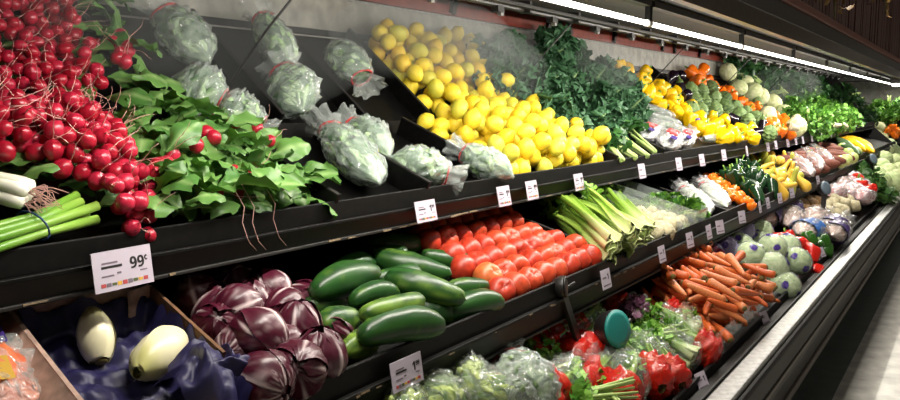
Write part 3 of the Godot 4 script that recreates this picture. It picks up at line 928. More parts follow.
func radicchio_proto(k: int, r: float) -> Node3D:
	var o := Node3D.new()
	part("heart", lathe([Vector2(0, -0.95 * r), Vector2(0.5 * r, -0.8 * r), Vector2(0.86 * r, -0.2 * r), Vector2(0.8 * r, 0.4 * r), Vector2(0.4 * r, 0.85 * r), Vector2(0, 0.95 * r)], 16, 12, null, func(u: float, v: float):
		return lin(72, 22, 40).lerp(lin(200, 180, 180), clampf(nz.get_noise_2d(u * 30 + k, v * 5) * 1.4, 0, 1))), M.skin, o)
	for i in 6:
		var turn := i * TAU / 6.0 * 2.4 + k
		var size := r * (1.0 + 0.02 * i)
		part("leaf", grid(18, 14, func(u: float, v: float):
			var q: float = u * 2.0 - 1.0
			var a := q * 1.25 * (0.5 + 0.5 * sin(PI * clampf(v * 0.8 + 0.15, 0, 1)))
			var t: float = -1.35 + v * 2.75 * (1.0 - 0.13 * q * q)
			var rr := size * (1.0 + 0.05 * nz.get_noise_3d(u * 4, v * 4, i * 5 + k) + 0.02 * cos(q * 26.0) * v + (0.1 * smoothstep(0.8, 1.0, v)))
			return Vector3(cos(t) * cos(a) * rr, sin(t) * rr, cos(t) * sin(a) * rr), func(u: float, v: float):
			var q: float = u * 2.0 - 1.0
			var spread: float = 0.25 + 0.9 * v
			var f := q / spread
			var vein := pow(0.5 + 0.5 * cos(f * 30.0 + 2.0 * nz.get_noise_2d(v * 3, i)), 6.0) * (1.0 - smoothstep(0.1, 0.7, v)) * 0.6
			var rib := (1.0 - smoothstep(0.01, 0.14 * (1.05 - v) + 0.02, absf(q))) * (1.0 - smoothstep(0.55, 0.95, v))
			return lin(56, 14, 28).lerp(lin(88, 28, 48), 0.5 + 0.5 * nz.get_noise_2d(u * 6, v * 6 + i)).lerp(lin(226, 206, 206), clampf(maxf(vein, rib), 0, 1))), M.skin, o, Transform3D(Basis(Vector3.UP, turn), Vector3.ZERO))
	return o

func endive_proto(k: int) -> Node3D:
	var o := Node3D.new()
	for i in 7:
		var size := 1.0 - 0.06 * (6 - i)
		part("leaf", grid(10, 12, func(u: float, v: float):
			var q: float = u * 2.0 - 1.0
			var a := q * 1.35
			var t: float = v
			var rr := 0.034 * size * pow(sin(PI * clampf(0.1 + 0.88 * t, 0, 1)), 0.6) + 0.001 * i
			return Vector3(cos(a) * rr, (t - 0.45) * 0.125 * (1.0 - 0.06 * q * q), sin(a) * rr), func(u: float, v: float):
			var q: float = absf(u * 2.0 - 1.0)
			return lin(232, 224, 188).lerp(lin(206, 206, 108), smoothstep(0.72, 1.0, v + 0.1 * q) * 0.9).lerp(lin(214, 210, 170), 0.3 + 0.4 * nz.get_noise_2d(u * 8, v * 2 + i))), M.skin, o, Transform3D(Basis(Vector3.UP, i * 2.45 + k), Vector3.ZERO))
	part("cut_base", lathe([Vector2(0, -0.062), Vector2(0.011, -0.061), Vector2(0.014, -0.056), Vector2(0, -0.05)], 10, 4), M.crown, o)
	return o

func artichoke_proto(k: int) -> Node3D:
	var o := Node3D.new()
	var r := 0.05
	part("heart", lathe([Vector2(0, -r), Vector2(r * 0.7, -r * 0.7), Vector2(r * 0.9, 0), Vector2(r * 0.6, r * 0.8), Vector2(0, r * 1.1)], 12, 8, null, func(_u, _v): return lin(70, 96, 58)), M.skin_matte, o)
	var scale_leaf := grid(4, 5, func(u: float, v: float):
		var q: float = u * 2.0 - 1.0
		var w := 0.021 * pow(sin(PI * (0.12 + 0.86 * v)), 0.7)
		return Vector3(0.006 * v * v + 0.006 - 0.006 * q * q, 0.042 * v, q * w), func(u: float, v: float):
		return lin(86, 116, 66).lerp(lin(150, 172, 112), clampf(0.4 + 0.8 * nz.get_noise_2d(u * 3 + k, v * 3), 0, 1)))
	for ring in 5:
		var n: int = [9, 9, 8, 7, 5][ring]
		for i in n:
			var a := TAU * (i + 0.5 * (ring % 2)) / n
			var lift: float = -1.05 + ring * 0.42
			part("bract", scale_leaf, M.skin_matte, o, Transform3D(Basis(Vector3.UP, a) * Basis(Vector3.BACK, 0.2 + 0.2 * ring), Basis(Vector3.UP, a) * Vector3(cos(lift) * r * 0.95, sin(lift) * r, 0)))
	part("stem", sweep([Vector3(0, -r * 0.9, 0), Vector3(0.002, -r * 1.5, 0)], [0.012, 0.011], 8), M.stem_green, o)
	return o

func eggplant_proto() -> Node3D:
	var o := Node3D.new()
	part("body", lathe([Vector2(0, -0.085), Vector2(0.026, -0.08), Vector2(0.042, -0.05), Vector2(0.043, -0.015), Vector2(0.033, 0.03), Vector2(0.021, 0.062), Vector2(0.01, 0.074), Vector2(0, 0.076)], 18, 16), M.eggplant, o)
	part("calyx", lathe([Vector2(0.026, 0.056), Vector2(0.024, 0.07), Vector2(0.012, 0.079), Vector2(0.006, 0.09), Vector2(0.007, 0.105), Vector2(0, 0.107)], 10, 8), M.calyx, o)
	return o

func lettuce_mesh(k: int, r: float, low: Color, high: Color) -> Mesh:
	return grid(28, 20, func(u: float, v: float):
		var a: float = TAU * u
		var t: float = PI * (v - 0.5)
		var d := Vector3(cos(t) * cos(a), sin(t), cos(t) * sin(a))
		var f := absf(nz.get_noise_3d(d.x * 2.2 + k * 4, d.y * 2.2, d.z * 2.2))
		return d * Vector3(1, 0.88, 1) * r * (0.96 + 0.12 * f + 0.03 * nz.get_noise_3d(d.x * 7, d.y * 7 + k, d.z * 7)), func(u: float, v: float):
		var a: float = TAU * u
		var t: float = PI * (v - 0.5)
		var n := 0.5 + 0.9 * nz.get_noise_3d(cos(t) * cos(a) * 3 + k, sin(t) * 3, cos(t) * sin(a) * 3)
		return low.lerp(high, clampf(n, 0, 1)))

func wrapped_lettuce_proto(k: int, r: float, low: Color, high: Color, film: Material) -> Node3D:
	var o := Node3D.new()
	part("head", lettuce_mesh(k, r, low, high), M.skin_matte, o)
	var skin := func(u: float, v: float, out: float) -> Vector3:
		var a := TAU * u
		var t := PI * (v - 0.5)
		var d := Vector3(cos(t) * cos(a), sin(t), cos(t) * sin(a))
		return d * Vector3(1, 0.9, 1) * r * (out + 0.1 * absf(nz.get_noise_3d(d.x * 4 + k * 4, d.y * 4, d.z * 4)))
	var wrap := part("film", grid(30, 22, func(u: float, v: float): return skin.call(u, v, 1.02)), film, o)
	for q in [[0.05, 0.66], [0.3, 0.52], [0.48, 0.75], [0.62, 0.5], [0.82, 0.7], [0.16, 0.42]]:
		part("print", grid(6, 5, func(u: float, v: float): return skin.call(q[0] + (u - 0.5) * 0.085 * (0.6 + 0.4 * sin(PI * v)), q[1] + (v - 0.5) * 0.15, 1.035)), M.film_print, wrap)
	return o

# ---------------------------------------------------------------- upper tier
func radishes() -> void:
	var bulb := []
	var thread := []
	for k in 4:
		bulb.append(radish_mesh(k))
	for k in 7:
		thread.append(root_mesh(k, rnd(0.05, 0.1)))
	var leaves := []
	for k in 6:
		leaves.append(leaf(0.115, 0.074, 0.007, 0.12, 0.16 if k % 2 else -0.1, k * 1.3, 9, 6, 2.4, lin(96, 138, 68) if k % 3 else lin(76, 120, 56), lin(156, 184, 120)))
	var bunches := {}
	var bunch_of := func(zone: String, deck: Array, x: float, s: float) -> Node3D:
		var key := "%s %d %d" % [zone, floori(x / 0.15), floori(s / 0.15)]
		if not bunches.has(key):
			var o := base("radish_bunch", shift(deck_point(deck, (floori(x / 0.15) + 0.5) * 0.15, (floori(s / 0.15) + 0.5) * 0.15, 0.0)))
			var label: String = {"front": "bunch of red radishes heaped behind the green onions", "back": "bunch of red radishes on the raised back deck", "leafy": "leafy radish bunch with green tops spilling over the shelf edge"}[zone]
			tag(o, label, "radishes", {"front": "front radish bunches", "back": "back radish bunches", "leafy": "leafy radish bunches"}[zone])
			bunches[key] = o
		return bunches[key]
	var put_radish := func(zone: String, deck: Array, x: float, s: float, h: float, size: float) -> void:
		if clear_of_onions(deck_point(deck, x, s, h)): return
		var o: Node3D = bunch_of.call(zone, deck, x, s)
		var n := normal_of(deck)
		var aim := (n * 0.6 + Vector3(rnd(-1, 1), rnd(-0.4, 0.5), rnd(-0.3, 1.1))).normalized()
		var b := along(aim, Vector3.UP) * Basis(Vector3.BACK, -PI / 2)
		var p := part("radish", bulb[rng.randi() % 4], M.radish if rng.randf() < 0.6 else M.radish_bright, o, Transform3D(b * size, deck_point(deck, x, s, h) - o.position))
		if rng.randf() < 0.6:
			part("root", thread[rng.randi() % 7], M.root_thread, p, Transform3D(Basis(Vector3.UP, rnd(0, TAU)), Vector3.ZERO))
	var put_leaf := func(zone: String, deck: Array, x: float, s: float, h: float, aim: Vector3, face: Vector3, size: float) -> void:
		if clear_of_onions(deck_point(deck, x, s, h)): return
		var o: Node3D = bunch_of.call(zone, deck, x, s)
		part("leaf", leaves[rng.randi() % 6], M.leafy, o, Transform3D(along(aim, face) * size, deck_point(deck, x, s, h) - o.position))
	# front heap: roots up
	var pile := Pile.new()
	for k in 290:
		var size := rnd(0.78, 1.0)
		var q := drop_ball(pile, 0.54, 0.88, 0.0, 0.44, 0.0165 * size, 10)
		var mound: float = 0.05 + 0.06 * sin(PI * clampf(q.y / 0.44, 0, 1)) - 0.04 * smoothstep(0.78, 0.88, q.x)
		put_radish.call("front", TOP_FRONT, q.x + 0.34 * q.y, q.y, q.z + mound, size)
	for k in 70:
		var x := rnd(0.5, 1.0)
		var s := rnd(0.05, 0.44)
		put_leaf.call("front", TOP_FRONT, x + 0.4 * s, s, rnd(0.02, 0.05) + 0.05 * sin(PI * clampf(s / 0.42, 0, 1)), Vector3(rnd(-1, 1), rnd(-0.3, 0.3), rnd(-1, 1)), Vector3(rnd(-0.3, 0.3), 1, rnd(0.2, 0.8)), rnd(0.6, 1.0))
	# leafy bunches: tops to the front
	for k in 190:
		var s := rnd(0.03, 0.42)
		var x := rnd(0.88 + 0.4 * s, 1.34 + 0.1 * s)
		var h := rnd(0.03, 0.12) * (1.0 - 0.6 * smoothstep(1.15, 1.42, x)) - 0.03 * smoothstep(0.1, 0.0, s)
		put_leaf.call("leafy", TOP_FRONT, x, s, h, Vector3(rnd(-0.5, 1), rnd(-0.6, 0.4), rnd(-0.2, 1)), Vector3(rnd(-0.6, 0.6), 1, rnd(0.0, 1.1)), rnd(0.5, 0.95))
	for q in [[246, 183, 0.05], [239, 196, 0.05], [252, 194, 0.04], [214, 198, 0.05], [262, 186, 0.04], [231, 176, 0.07], [195, 150, 0.12], [205, 137, 0.12], [213, 142, 0.12], [256, 133, 0.08], [268, 145, 0.08], [262, 139, 0.08], [232, 128, 0.1], [165, 168, 0.09], [172, 160, 0.1], [150, 178, 0.08], [157, 170, 0.09], [145, 190, 0.06], [280, 190, 0.04], [300, 188, 0.03]]:
		var p := on_deck(q[0], q[1], TOP_FRONT, q[2])
		var d: Vector3 = p - deck_point(TOP_FRONT, p.x, 0, 0)
		var n := normal_of(TOP_FRONT)
		put_radish.call("leafy", TOP_FRONT, p.x, (d - n * d.dot(n)).length(), q[2] + 0.01, rnd(0.85, 1.0))
	# long roots hanging over the lip
	for q in [[241, 207], [251, 207], [272, 204]]:
		var p := at_distance(q[0], q[1], 1.19)
		var o: Node3D = bunch_of.call("leafy", TOP_FRONT, p.x, 0.02)
		part("root", sweep([p + Vector3(0, 0.05, -0.03), p + Vector3(0.005, 0.0, 0.004), p + Vector3(-0.003, -0.03, 0.006), p + Vector3(0.012, -0.07, 0.006), p + Vector3(0.03, -0.09, 0.008)], [0.0013, 0.001, 0.0008, 0.0005, 0.0003], 5), M.root_thread, o, shift(-o.position))
	# back heap
	pile = Pile.new()
	for k in 210:
		var size := rnd(0.78, 1.0)
		var q := drop_ball(pile, 0.74, 1.06, 0.06, 0.5, 0.0165 * size, 10)
		put_radish.call("back", TOP_BACK, q.x + 0.3 * q.y, q.y, q.z + 0.045, size)
	for q in [[120, 35, 0.1], [113, 42, 0.1], [126, 45, 0.1], [120, 52, 0.1], [117, 58, 0.09], [125, 62, 0.09], [128, 52, 0.09], [90, 44, 0.08], [96, 45, 0.08]]:
		var p := on_deck(q[0], q[1], TOP_BACK, q[2])
		var d: Vector3 = p - deck_point(TOP_BACK, p.x, 0, 0)
		var n := normal_of(TOP_BACK)
		put_radish.call("back", TOP_BACK, p.x, (d - n * d.dot(n)).length(), q[2], rnd(0.85, 1.0))
	for k in 95:
		var s := rnd(0.0, 0.5)
		var x := rnd(0.76, 1.2 + 0.3 * s)
		var near := smoothstep(1.02, 1.12, x - 0.3 * s)
		put_leaf.call("back", TOP_BACK, x, s, lerpf(rnd(0.02, 0.05), rnd(0.03, 0.11), near), Vector3(rnd(-0.3, 1), rnd(-0.9, 0.3), rnd(-0.4, 1)), Vector3(rnd(-0.3, 0.6), 1, rnd(0.3, 1.2)), rnd(0.55, 1.0))
	# green onions at the shelf edge
	onions(Vector2(-14, 245), Vector2(86, 214), 0.05, "green", "bundle of cut green onion stalks held by a blue band")
	onions(Vector2(30, 200), Vector2(-60, 176), 0.085, "bulb", "white bulbs and roots of a green onion bundle")

# the corner of the heap where the onion bundles lie
func clear_of_onions(p: Vector3) -> bool:
	return p.x < 0.81 and p.z > -1.255 - (0.81 - p.x) * 0.42

func onions(a: Vector2, b: Vector2, lift: float, show: String, label: String) -> void:
	var p0 := on_deck(a.x, a.y, TOP_FRONT, lift)
	var p1 := on_deck(b.x, b.y, TOP_FRONT, lift)
	var d := (p1 - p0).normalized()
	var n := normal_of(TOP_FRONT)
	var side := d.cross(n).normalized()
	var o := base("green_onion_bundle", shift(p0))
	tag(o, label, "green onions", "green onion bundles")
	var long := (p1 - p0).length()
	var k := 0
	for q in [[-1.6, 0.2], [-0.6, 0.0], [0.5, 0.1], [1.5, 0.3], [-1.0, 1.4], [0.1, 1.5], [1.0, 1.3]]:
		var e: Vector3 = side * 0.0135 * float(q[0]) + n * 0.013 * float(q[1])
		if show == "green":
			var l := long * rnd(0.85, 1.03)
			part("stalk", sweep([e * 1.2 - d * 0.15, e, e * 0.9 + d * l * 0.5, e * 1.5 + d * l], [0.006, 0.0072, 0.0075, 0.0085], 8, func(_u: float, v: float): return lin(96, 150, 44).lerp(lin(150, 190, 80), 0.5 + 0.5 * sin(v * 9 + q[0]))), M.skin, o)
		else:
			var bulb := part("stalk", sweep([e, e + d * 0.004, e + d * 0.022, e * 1.05 + d * 0.06, e * 0.9 + d * 0.2], [0.004, 0.011, 0.0125, 0.0085, 0.007], 9, func(_u: float, v: float): return lin(238, 236, 220).lerp(lin(150, 188, 90), smoothstep(0.55, 0.9, v))), M.skin, o)
			for r in 5:
				part("root_hair", sweep([e, e - d * 0.014 + Vector3(rnd(-1, 1), rnd(-1, 1), rnd(-1, 1)) * 0.01, e - d * 0.03 + Vector3(rnd(-1, 1), rnd(-1.5, 0.5), rnd(-1, 1)) * 0.018], [0.0009, 0.0007, 0.0004], 4), M.root_thread, bulb)
		k += 1
	if show == "green":
		var c := d * long * 0.42 + n * 0.009
		var ring := []
		var radii := []
		for i in 17:
			var w := TAU * i / 16.0
			ring.append(c + side * cos(w) * 0.034 + n * sin(w) * 0.021)
			radii.append(0.0017)
		part("band", sweep(ring, radii, 5), M.tie_blue, o)

func lay(proto: Node3D, called: String, a: Vector2, b: Vector2, deck: Array, lift: float, made_long: float, fat: float, label: String, category: String, group: String, roll := 0.0) -> Node3D:
	var p0 := on_deck(a.x, a.y, deck, lift)
	var p1 := on_deck(b.x, b.y, deck, lift)
	var t := along(p1 - p0, normal_of(deck), roll)
	return copy(proto, called, Transform3D(t * Basis.from_scale(Vector3((p1 - p0).length() / made_long, fat, fat)), (p0 + p1) * 0.5), label, category, group)

func top_bags() -> void:
	var protos := []
	for k in 3:
		protos.append(bag_proto(k, 0.2, 0.05, lin(46, 88, 50), lin(168, 198, 146), M.film))
	var k := 0
	for q in [[212, 66, 162, 10, 0.055, 1.35, "high up beside the back radishes"], [170, 76, 222, 106, 0.06, 1.35, "with an open lower end above the radish tops"], [212, 100, 262, 130, 0.055, 1.35, "reaching down behind the radish leaves"], [292, 74, 262, 18, 0.055, 1.3, "high in the bin under the strut"], [304, 114, 282, 72, 0.065, 1.4, "lower down in the same bin as another"], [330, 40, 364, 80, 0.055, 1.25, "alone in the bin next to the lemons"]]:
		lay(protos[k % 3], "bagged_greens", Vector2(q[0], q[1]), Vector2(q[2], q[3]), TOP_BACK, q[4], 0.22, q[5], "clear bag of spinach " + str(q[6]), "bagged greens", "bagged greens in the back bins", k * 1.3)
		k += 1
	for q in [[382, 186, 330, 130, 0.06, 1.25, "clear bag of greens with a loose open end beside the radish tops"], [392, 158, 350, 128, 0.055, 1.2, "half hidden clear bag of greens behind the loose open bag"], [388, 156, 450, 176, 0.06, 1.2, "plump clear bag of greens with a red tie in a front bin"], [516, 178, 462, 152, 0.055, 1.15, "clear bag of greens with a red band beside the lemons"]]:
		lay(protos[k % 3], "bagged_greens", Vector2(q[0], q[1]), Vector2(q[2], q[3]), TOP_FRONT, q[4], 0.22, q[5], q[6], "bagged greens", "bagged greens in the front bins", k * 1.1)
		k += 1

func lemons_and_kale() -> void:
	var lm := [lemon_mesh(0), lemon_mesh(1), lemon_mesh(2)]
	var skins := [M.lemon, M.lemon, M.lemon_deep, M.lemon, M.lemon_green]
	var pile := Pile.new()
	for k in 150:
		var size := rnd(0.8, 0.96)
		var late := k > 95
		var q := drop_ball(pile, 2.22 if not late else 2.3, 3.0, 0.04, 0.4 if not late else 0.42, 0.034 * size, 12)
		single("lemon", lm[k % 3], skins[rng.randi() % 5], Transform3D(any_turn() * size, deck_point(TOP_FRONT, q.x, q.y, q.z)), "yellow lemon heaped in the front bin", "lemon", "lemons in the front bin")
	pile = Pile.new()
	for k in 138:
		var size := rnd(0.8, 0.96)
		var q := drop_ball(pile, 2.37, 3.1, 0.04, 0.45, 0.034 * size, 12)
		single("lemon", lm[k % 3], skins[rng.randi() % 5], Transform3D(any_turn() * size, deck_point(TOP_BACK, q.x, q.y, q.z)), "yellow lemon in the back bin under the mist", "lemon", "lemons in the back bin")
	# kale
	var blades := []
	for k in 5:
		blades.append(kale_leaf(k))
	var stem := stalks_mesh(1, 6, 0.12, 0.02, 0.005)
	for q in [[497, 60, 0.06, 1], [520, 52, 0.08, 1], [545, 60, 0.1, 1], [572, 62, 0.08, 1], [512, 84, 0.09, 1], [538, 88, 0.12, 1], [565, 88, 0.12, 1], [592, 84, 0.08, 1], [545, 112, 0.1, 1], [575, 112, 0.1, 1], [604, 100, 0.08, 1], [560, 124, 0.09, 0], [588, 130, 0.08, 0], [612, 124, 0.08, 0], [625, 96, 0.1, 1], [628, 112, 0.08, 0], [552, 44, 0.14, 1], [600, 74, 0.1, 1], [614, 88, 0.1, 1], [484, 66, 0.08, 1], [490, 90, 0.06, 1]]:
		var deck: Array = TOP_BACK if q[3] == 1 else TOP_FRONT
		var p := on_deck(q[0], q[1], deck, q[2])
		var o := base("kale_bunch", shift(p))
		tag(o, "dark green curly kale bunch heaped beside the lemons", "kale", "kale bunches")
		for i in 18:
			var d := Vector3(rnd(-1, 1), rnd(-0.5, 1.0), rnd(-0.5, 1.0)).normalized()
			var face := (Vector3(rnd(-0.6, 0.6), 0.8, 0.8)).normalized()
			part("leaf", blades[rng.randi() % 5], M.kale, o, Transform3D(along(d, face) * rnd(0.42, 0.62), d * 0.005 - face * 0.05))
		part("stems", stem, M.stem_green, o, Transform3D(along(Vector3(0.2, -0.4, -1), Vector3.UP), Vector3.ZERO))
	# stalks of leafy greens at the shelf edge
	for q in [[598, 134, 636, 158], [612, 130, 648, 156], [628, 130, 655, 152], [606, 142, 622, 160]]:
		var p0 := on_deck(q[0], q[1], TOP_FRONT, 0.06)
		var p1 := on_deck(q[2], q[3], TOP_FRONT, 0.045)
		var o := base("leafy_stalk_bunch", shift(p1))
		tag(o, "bunch of pale green stalks with dark leaves between kale and wrapped cucumbers", "greens", "stalk bunches by the kale")
		var d := (p0 - p1)
		part("stalks", stalks_mesh(3, 9, d.length(), 0.022, 0.007), M.stem_pale, o, Transform3D(along(d, Vector3.UP), Vector3.ZERO))
		part("foliage", herb_mesh(int(q[0]), 90, Vector3(0.1, 0.06, 0.08), 0.04, lin(30, 72, 34), lin(74, 118, 58)), M.leafy, o, shift(d))

func top_far() -> void:
	# wrapped long cucumbers
	var cuke := Node3D.new()
	part("cucumber", cucumber_mesh(40, 0.3, 0.024, -0.2), M.skin, cuke)
	part("film", grid(14, 16, func(u: float, v: float):
		var a: float = TAU * u
		var rr := 0.028 * pow(sin(PI * clampf(0.03 + 0.94 * v, 0, 1)), 0.3) * (1 + 0.1 * nz.get_noise_2d(u * 9, v * 12))
		return Vector3((v - 0.5) * 0.34, cos(a) * rr, -sin(a) * rr)), M.film_white, cuke)
	for q in [[640, 106, 672, 116, 0.06], [645, 114, 678, 124, 0.05], [636, 112, 660, 122, 0.04], [652, 122, 686, 132, 0.05], [646, 100, 668, 108, 0.05], [660, 132, 690, 141, 0.045], [668, 126, 692, 136, 0.04], [705, 139, 738, 140, 0.03]]:
		lay(cuke, "wrapped_cucumber", Vector2(q[0], q[1]), Vector2(q[2], q[3]), TOP_FRONT, q[4], 0.3, 1.15, "long dark cucumber in white shrink film beside the kale", "cucumber", "wrapped cucumbers")
	var b := bag_proto(21, 0.16, 0.05, lin(150, 160, 150), lin(232, 226, 230), M.film_white, true, M.tie_red)
	part("print", box(0.05, 0.002, 0.05), M.tie_red, b, shift(Vector3(0, 0.043, 0)))
	part("print", box(0.03, 0.002, 0.03), M.film_print, b, shift(Vector3(-0.05, 0.04, 0.02)))
	for q in [[640, 138, 655, 128, 1.0], [662, 148, 676, 134, 1.1], [680, 146, 690, 132, 0.9]]:
		lay(b, "printed_bag", Vector2(q[0], q[1]), Vector2(q[2], q[3]), TOP_FRONT, 0.06, 0.2, q[4], "clear printed bag with red and violet marks in front of wrapped cucumbers", "bag", "printed bags at the shelf edge")
	var p := on_deck(697, 136, TOP_FRONT, 0.005)
	var bottle := base("dressing_bottle", shift(p))
	tag(bottle, "clear dressing bottle with a violet cap and pink label at the shelf edge", "bottle")
	part("body", lathe([Vector2(0, -0.03), Vector2(0.026, -0.03), Vector2(0.028, -0.02), Vector2(0.028, 0.05), Vector2(0.016, 0.075), Vector2(0.012, 0.085), Vector2(0, 0.085)], 16, 18), M.white_plastic, bottle)
	part("cap", lathe([Vector2(0.014, 0.083), Vector2(0.014, 0.1), Vector2(0.012, 0.105), Vector2(0, 0.106)], 12, 6), M.purple_plastic, bottle)
	part("label_print", lathe([Vector2(0.0286, -0.01), Vector2(0.0286, 0.04)], 16, 2), M.tie_red, bottle)
	# peppers
	var yellow := [pepper_proto(0, M.pepper_yellow), pepper_proto(1, M.pepper_yellow, 3)]
	var orange := [pepper_proto(2, M.pepper_orange), pepper_proto(3, M.pepper_orange, 3)]
	var k := 0
	for i in 30:
		var t := (i + 0.5) / 30.0
		var at := Vector2(lerpf(628, 684, t), lerpf(70, 112, t)) + Vector2(rnd(-13, 13), rnd(-7, 7))
		loose(yellow[i % 2], "bell_pepper", at, TOP_BACK, rnd(0.03, 0.09), rnd(0.95, 1.15), "yellow bell pepper in the sloping strip behind the wrapped cucumbers", "pepper", "yellow peppers in the back strip")
	for q in [[690, 121], [700, 119], [712, 117], [724, 120], [697, 128], [707, 130], [718, 132], [730, 133], [740, 129], [746, 135], [752, 138], [735, 138], [724, 138], [752, 130], [703, 124], [716, 124]]:
		loose(yellow[k % 2], "bell_pepper", Vector2(q[0], q[1]), TOP_FRONT, 0.06, rnd(1.0, 1.2), "yellow bell pepper at the shelf edge below the artichokes", "pepper", "yellow peppers at the shelf edge")
		k += 1
	for q in [[692, 73], [700, 76], [708, 82], [703, 70], [714, 88], [721, 93], [697, 82], [733, 97], [742, 103], [748, 109], [756, 107], [728, 92]]:
		loose(orange[k % 2], "bell_pepper", Vector2(q[0], q[1]), TOP_BACK, 0.07, rnd(1.1, 1.4), "orange bell pepper between the artichokes and the pale heads", "pepper", "orange peppers in the back bin")
		k += 1
	for q in [[766, 124], [774, 125], [783, 120], [786, 125], [780, 132], [788, 133], [770, 130], [776, 118]]:
		loose(orange[k % 2], "bell_pepper", Vector2(q[0], q[1]), TOP_FRONT, 0.06, rnd(1.1, 1.4), "orange bell pepper at the shelf edge in front of pale heads", "pepper", "orange peppers at the shelf edge")
		k += 1
	var art := [artichoke_proto(0), artichoke_proto(1)]
	for q in [[704, 102, 1], [715, 110, 1], [726, 107, 1], [714, 98, 1], [739, 117, 0], [757, 119, 0], [735, 108, 1], [757, 104, 1], [769, 134, 0], [695, 101, 1], [690, 110, 1], [702, 92, 1], [690, 92, 1], [725, 98, 1], [746, 114, 0], [748, 122, 0], [700, 112, 1], [712, 88, 1]]:
		loose(art[k % 2], "artichoke", Vector2(q[0], q[1]), TOP_BACK if q[2] else TOP_FRONT, 0.08, rnd(1.05, 1.25), "grey green artichoke heaped behind the yellow peppers", "artichoke", "artichokes on the upper tier", true)
		k += 1
	var egg := eggplant_proto()
	for q in [[733, 119, 0], [758, 133, 0], [681, 90, 1], [670, 81, 1], [684, 100, 1], [676, 76, 1], [763, 127, 0]]:
		loose(egg, "eggplant", Vector2(q[0], q[1]), TOP_BACK if q[2] else TOP_FRONT, 0.06, 0.95, "glossy black eggplant among the artichokes", "eggplant", "eggplants on the upper tier")
	var head := [lettuce_mesh(31, 0.09, lin(180, 190, 120), lin(236, 234, 200)), lettuce_mesh(32, 0.09, lin(170, 190, 120), lin(230, 232, 190))]
	for q in [[772, 103, 1], [783, 113, 1], [767, 116, 0], [735, 76, 1], [744, 84, 1], [752, 92, 1], [728, 72, 1], [796, 127, 0], [760, 96, 1], [738, 88, 1]]:
		var at := on_deck(q[0], q[1], TOP_BACK if q[2] else TOP_FRONT, 0.09)
		single("pale_lettuce_head", head[k % 2], M.skin_matte, Transform3D(any_turn() * rnd(0.85, 1.1), at), "round pale cream green head beside the orange peppers", "lettuce", "pale round heads")
		k += 1
	# bunched herbs and greens that fill the far end
	var herb := []
	for i in 4:
		var h := Node3D.new()
		var bright := i < 2
		part("foliage", herb_mesh(50 + i, 260, Vector3(0.16, 0.1, 0.14), 0.036, lin(54, 104, 36) if bright else lin(26, 66, 34), lin(130, 184, 78) if bright else lin(76, 120, 70)), M.leafy, h)
		part("stems", stalks_mesh(60 + i, 7, 0.16, 0.02, 0.006), M.stem_pale, h, Transform3D(Basis(Vector3.BACK, -1.2), Vector3(0, 0.02, 0.02)))
		herb.append(h)
	for q in [[792, 108], [800, 100], [804, 112], [812, 106], [816, 118], [822, 110], [828, 122], [832, 114], [838, 124], [842, 118], [806, 122], [796, 118], [818, 126], [812, 98], [848, 122], [846, 112]]:
		loose(herb[k % 2], "herb_bunch", Vector2(q[0], q[1]), TOP_BACK if q[1] < 116 else TOP_FRONT, 0.1, rnd(0.9, 1.2), "bright green herb bunch past the pale heads", "herbs", "bright herb bunches")
		k += 1
	for q in [[762, 80], [772, 84], [782, 88], [792, 92], [802, 88], [815, 90], [826, 96], [836, 100], [845, 98], [852, 102], [856, 110], [858, 118], [848, 104], [778, 78], [790, 82], [808, 94], [864, 120], [754, 76], [745, 70], [736, 66]]:
		loose(herb[2 + k % 2], "leafy_greens_bunch", Vector2(q[0], q[1]), TOP_BACK, 0.1, rnd(1.2, 1.6), "dark leafy greens bunch along the misted back wall", "greens", "dark greens along the back")
		k += 1
	var parsnip := carrot_proto(70, 0.3, 0.035, M.cream)
	for q in [[834, 112, 840, 122], [838, 122, 848, 127], [828, 126, 842, 125], [788, 126, 800, 130], [795, 120, 800, 112]]:
		lay(parsnip, "parsnip", Vector2(q[0], q[1]), Vector2(q[2], q[3]), TOP_FRONT, 0.12, 0.3, 1.0, "long cream parsnip lying on bright herbs", "parsnip", "parsnips by the herbs")
	# produce on the case at the end of the aisle
	for q in [[880, 110, 13.7, 0], [888, 108, 13.7, 0], [895, 112, 13.7, 0], [884, 118, 13.6, 0], [893, 119, 13.6, 0], [901, 110, 13.7, 0]]:
		var at := across(q[0], q[1], q[2])
		copy(herb[k % 2], "herb_bunch", Transform3D(any_turn() * 1.3, at), "green herb bunch on the case at the end of the aisle", "herbs", "herbs on the end case")
		k += 1
	for q in [[872, 136], [877, 132], [882, 138], [874, 142], [879, 127]]:
		single("pale_lettuce_head", head[k % 2], M.skin_matte, Transform3D(any_turn(), across(q[0], q[1], 13.4)), "round pale head on the case at the end of the aisle", "lettuce", "pale heads on the end case")
		k += 1
	for q in [[888, 131], [893, 128], [898, 132], [884, 134], [895, 135]]:
		copy(orange[k % 2], "bell_pepper", Transform3D(any_turn() * 1.4, across(q[0], q[1], 13.45)), "orange pepper on the case at the end of the aisle", "pepper", "peppers on the end case")
		k += 1

func across(px: float, py: float, x: float) -> Vector3:
	var v := sight(px, py)
	return EYE + v * (x / v.x)

func loose(proto: Node3D, called: String, at: Vector2, deck: Array, lift: float, size: float, label: String, category: String, group: String, upright := false) -> Node3D:
	var p := on_deck(at.x, at.y, deck, lift)
	var b := any_turn() if not upright else Basis(Vector3(rnd(-1, 1), 0, rnd(0, 1)).normalized(), rnd(0.1, 0.9)) * Basis(Vector3.UP, rnd(0, TAU))
	return copy(proto, called, Transform3D(b * size, p), label, category, group)

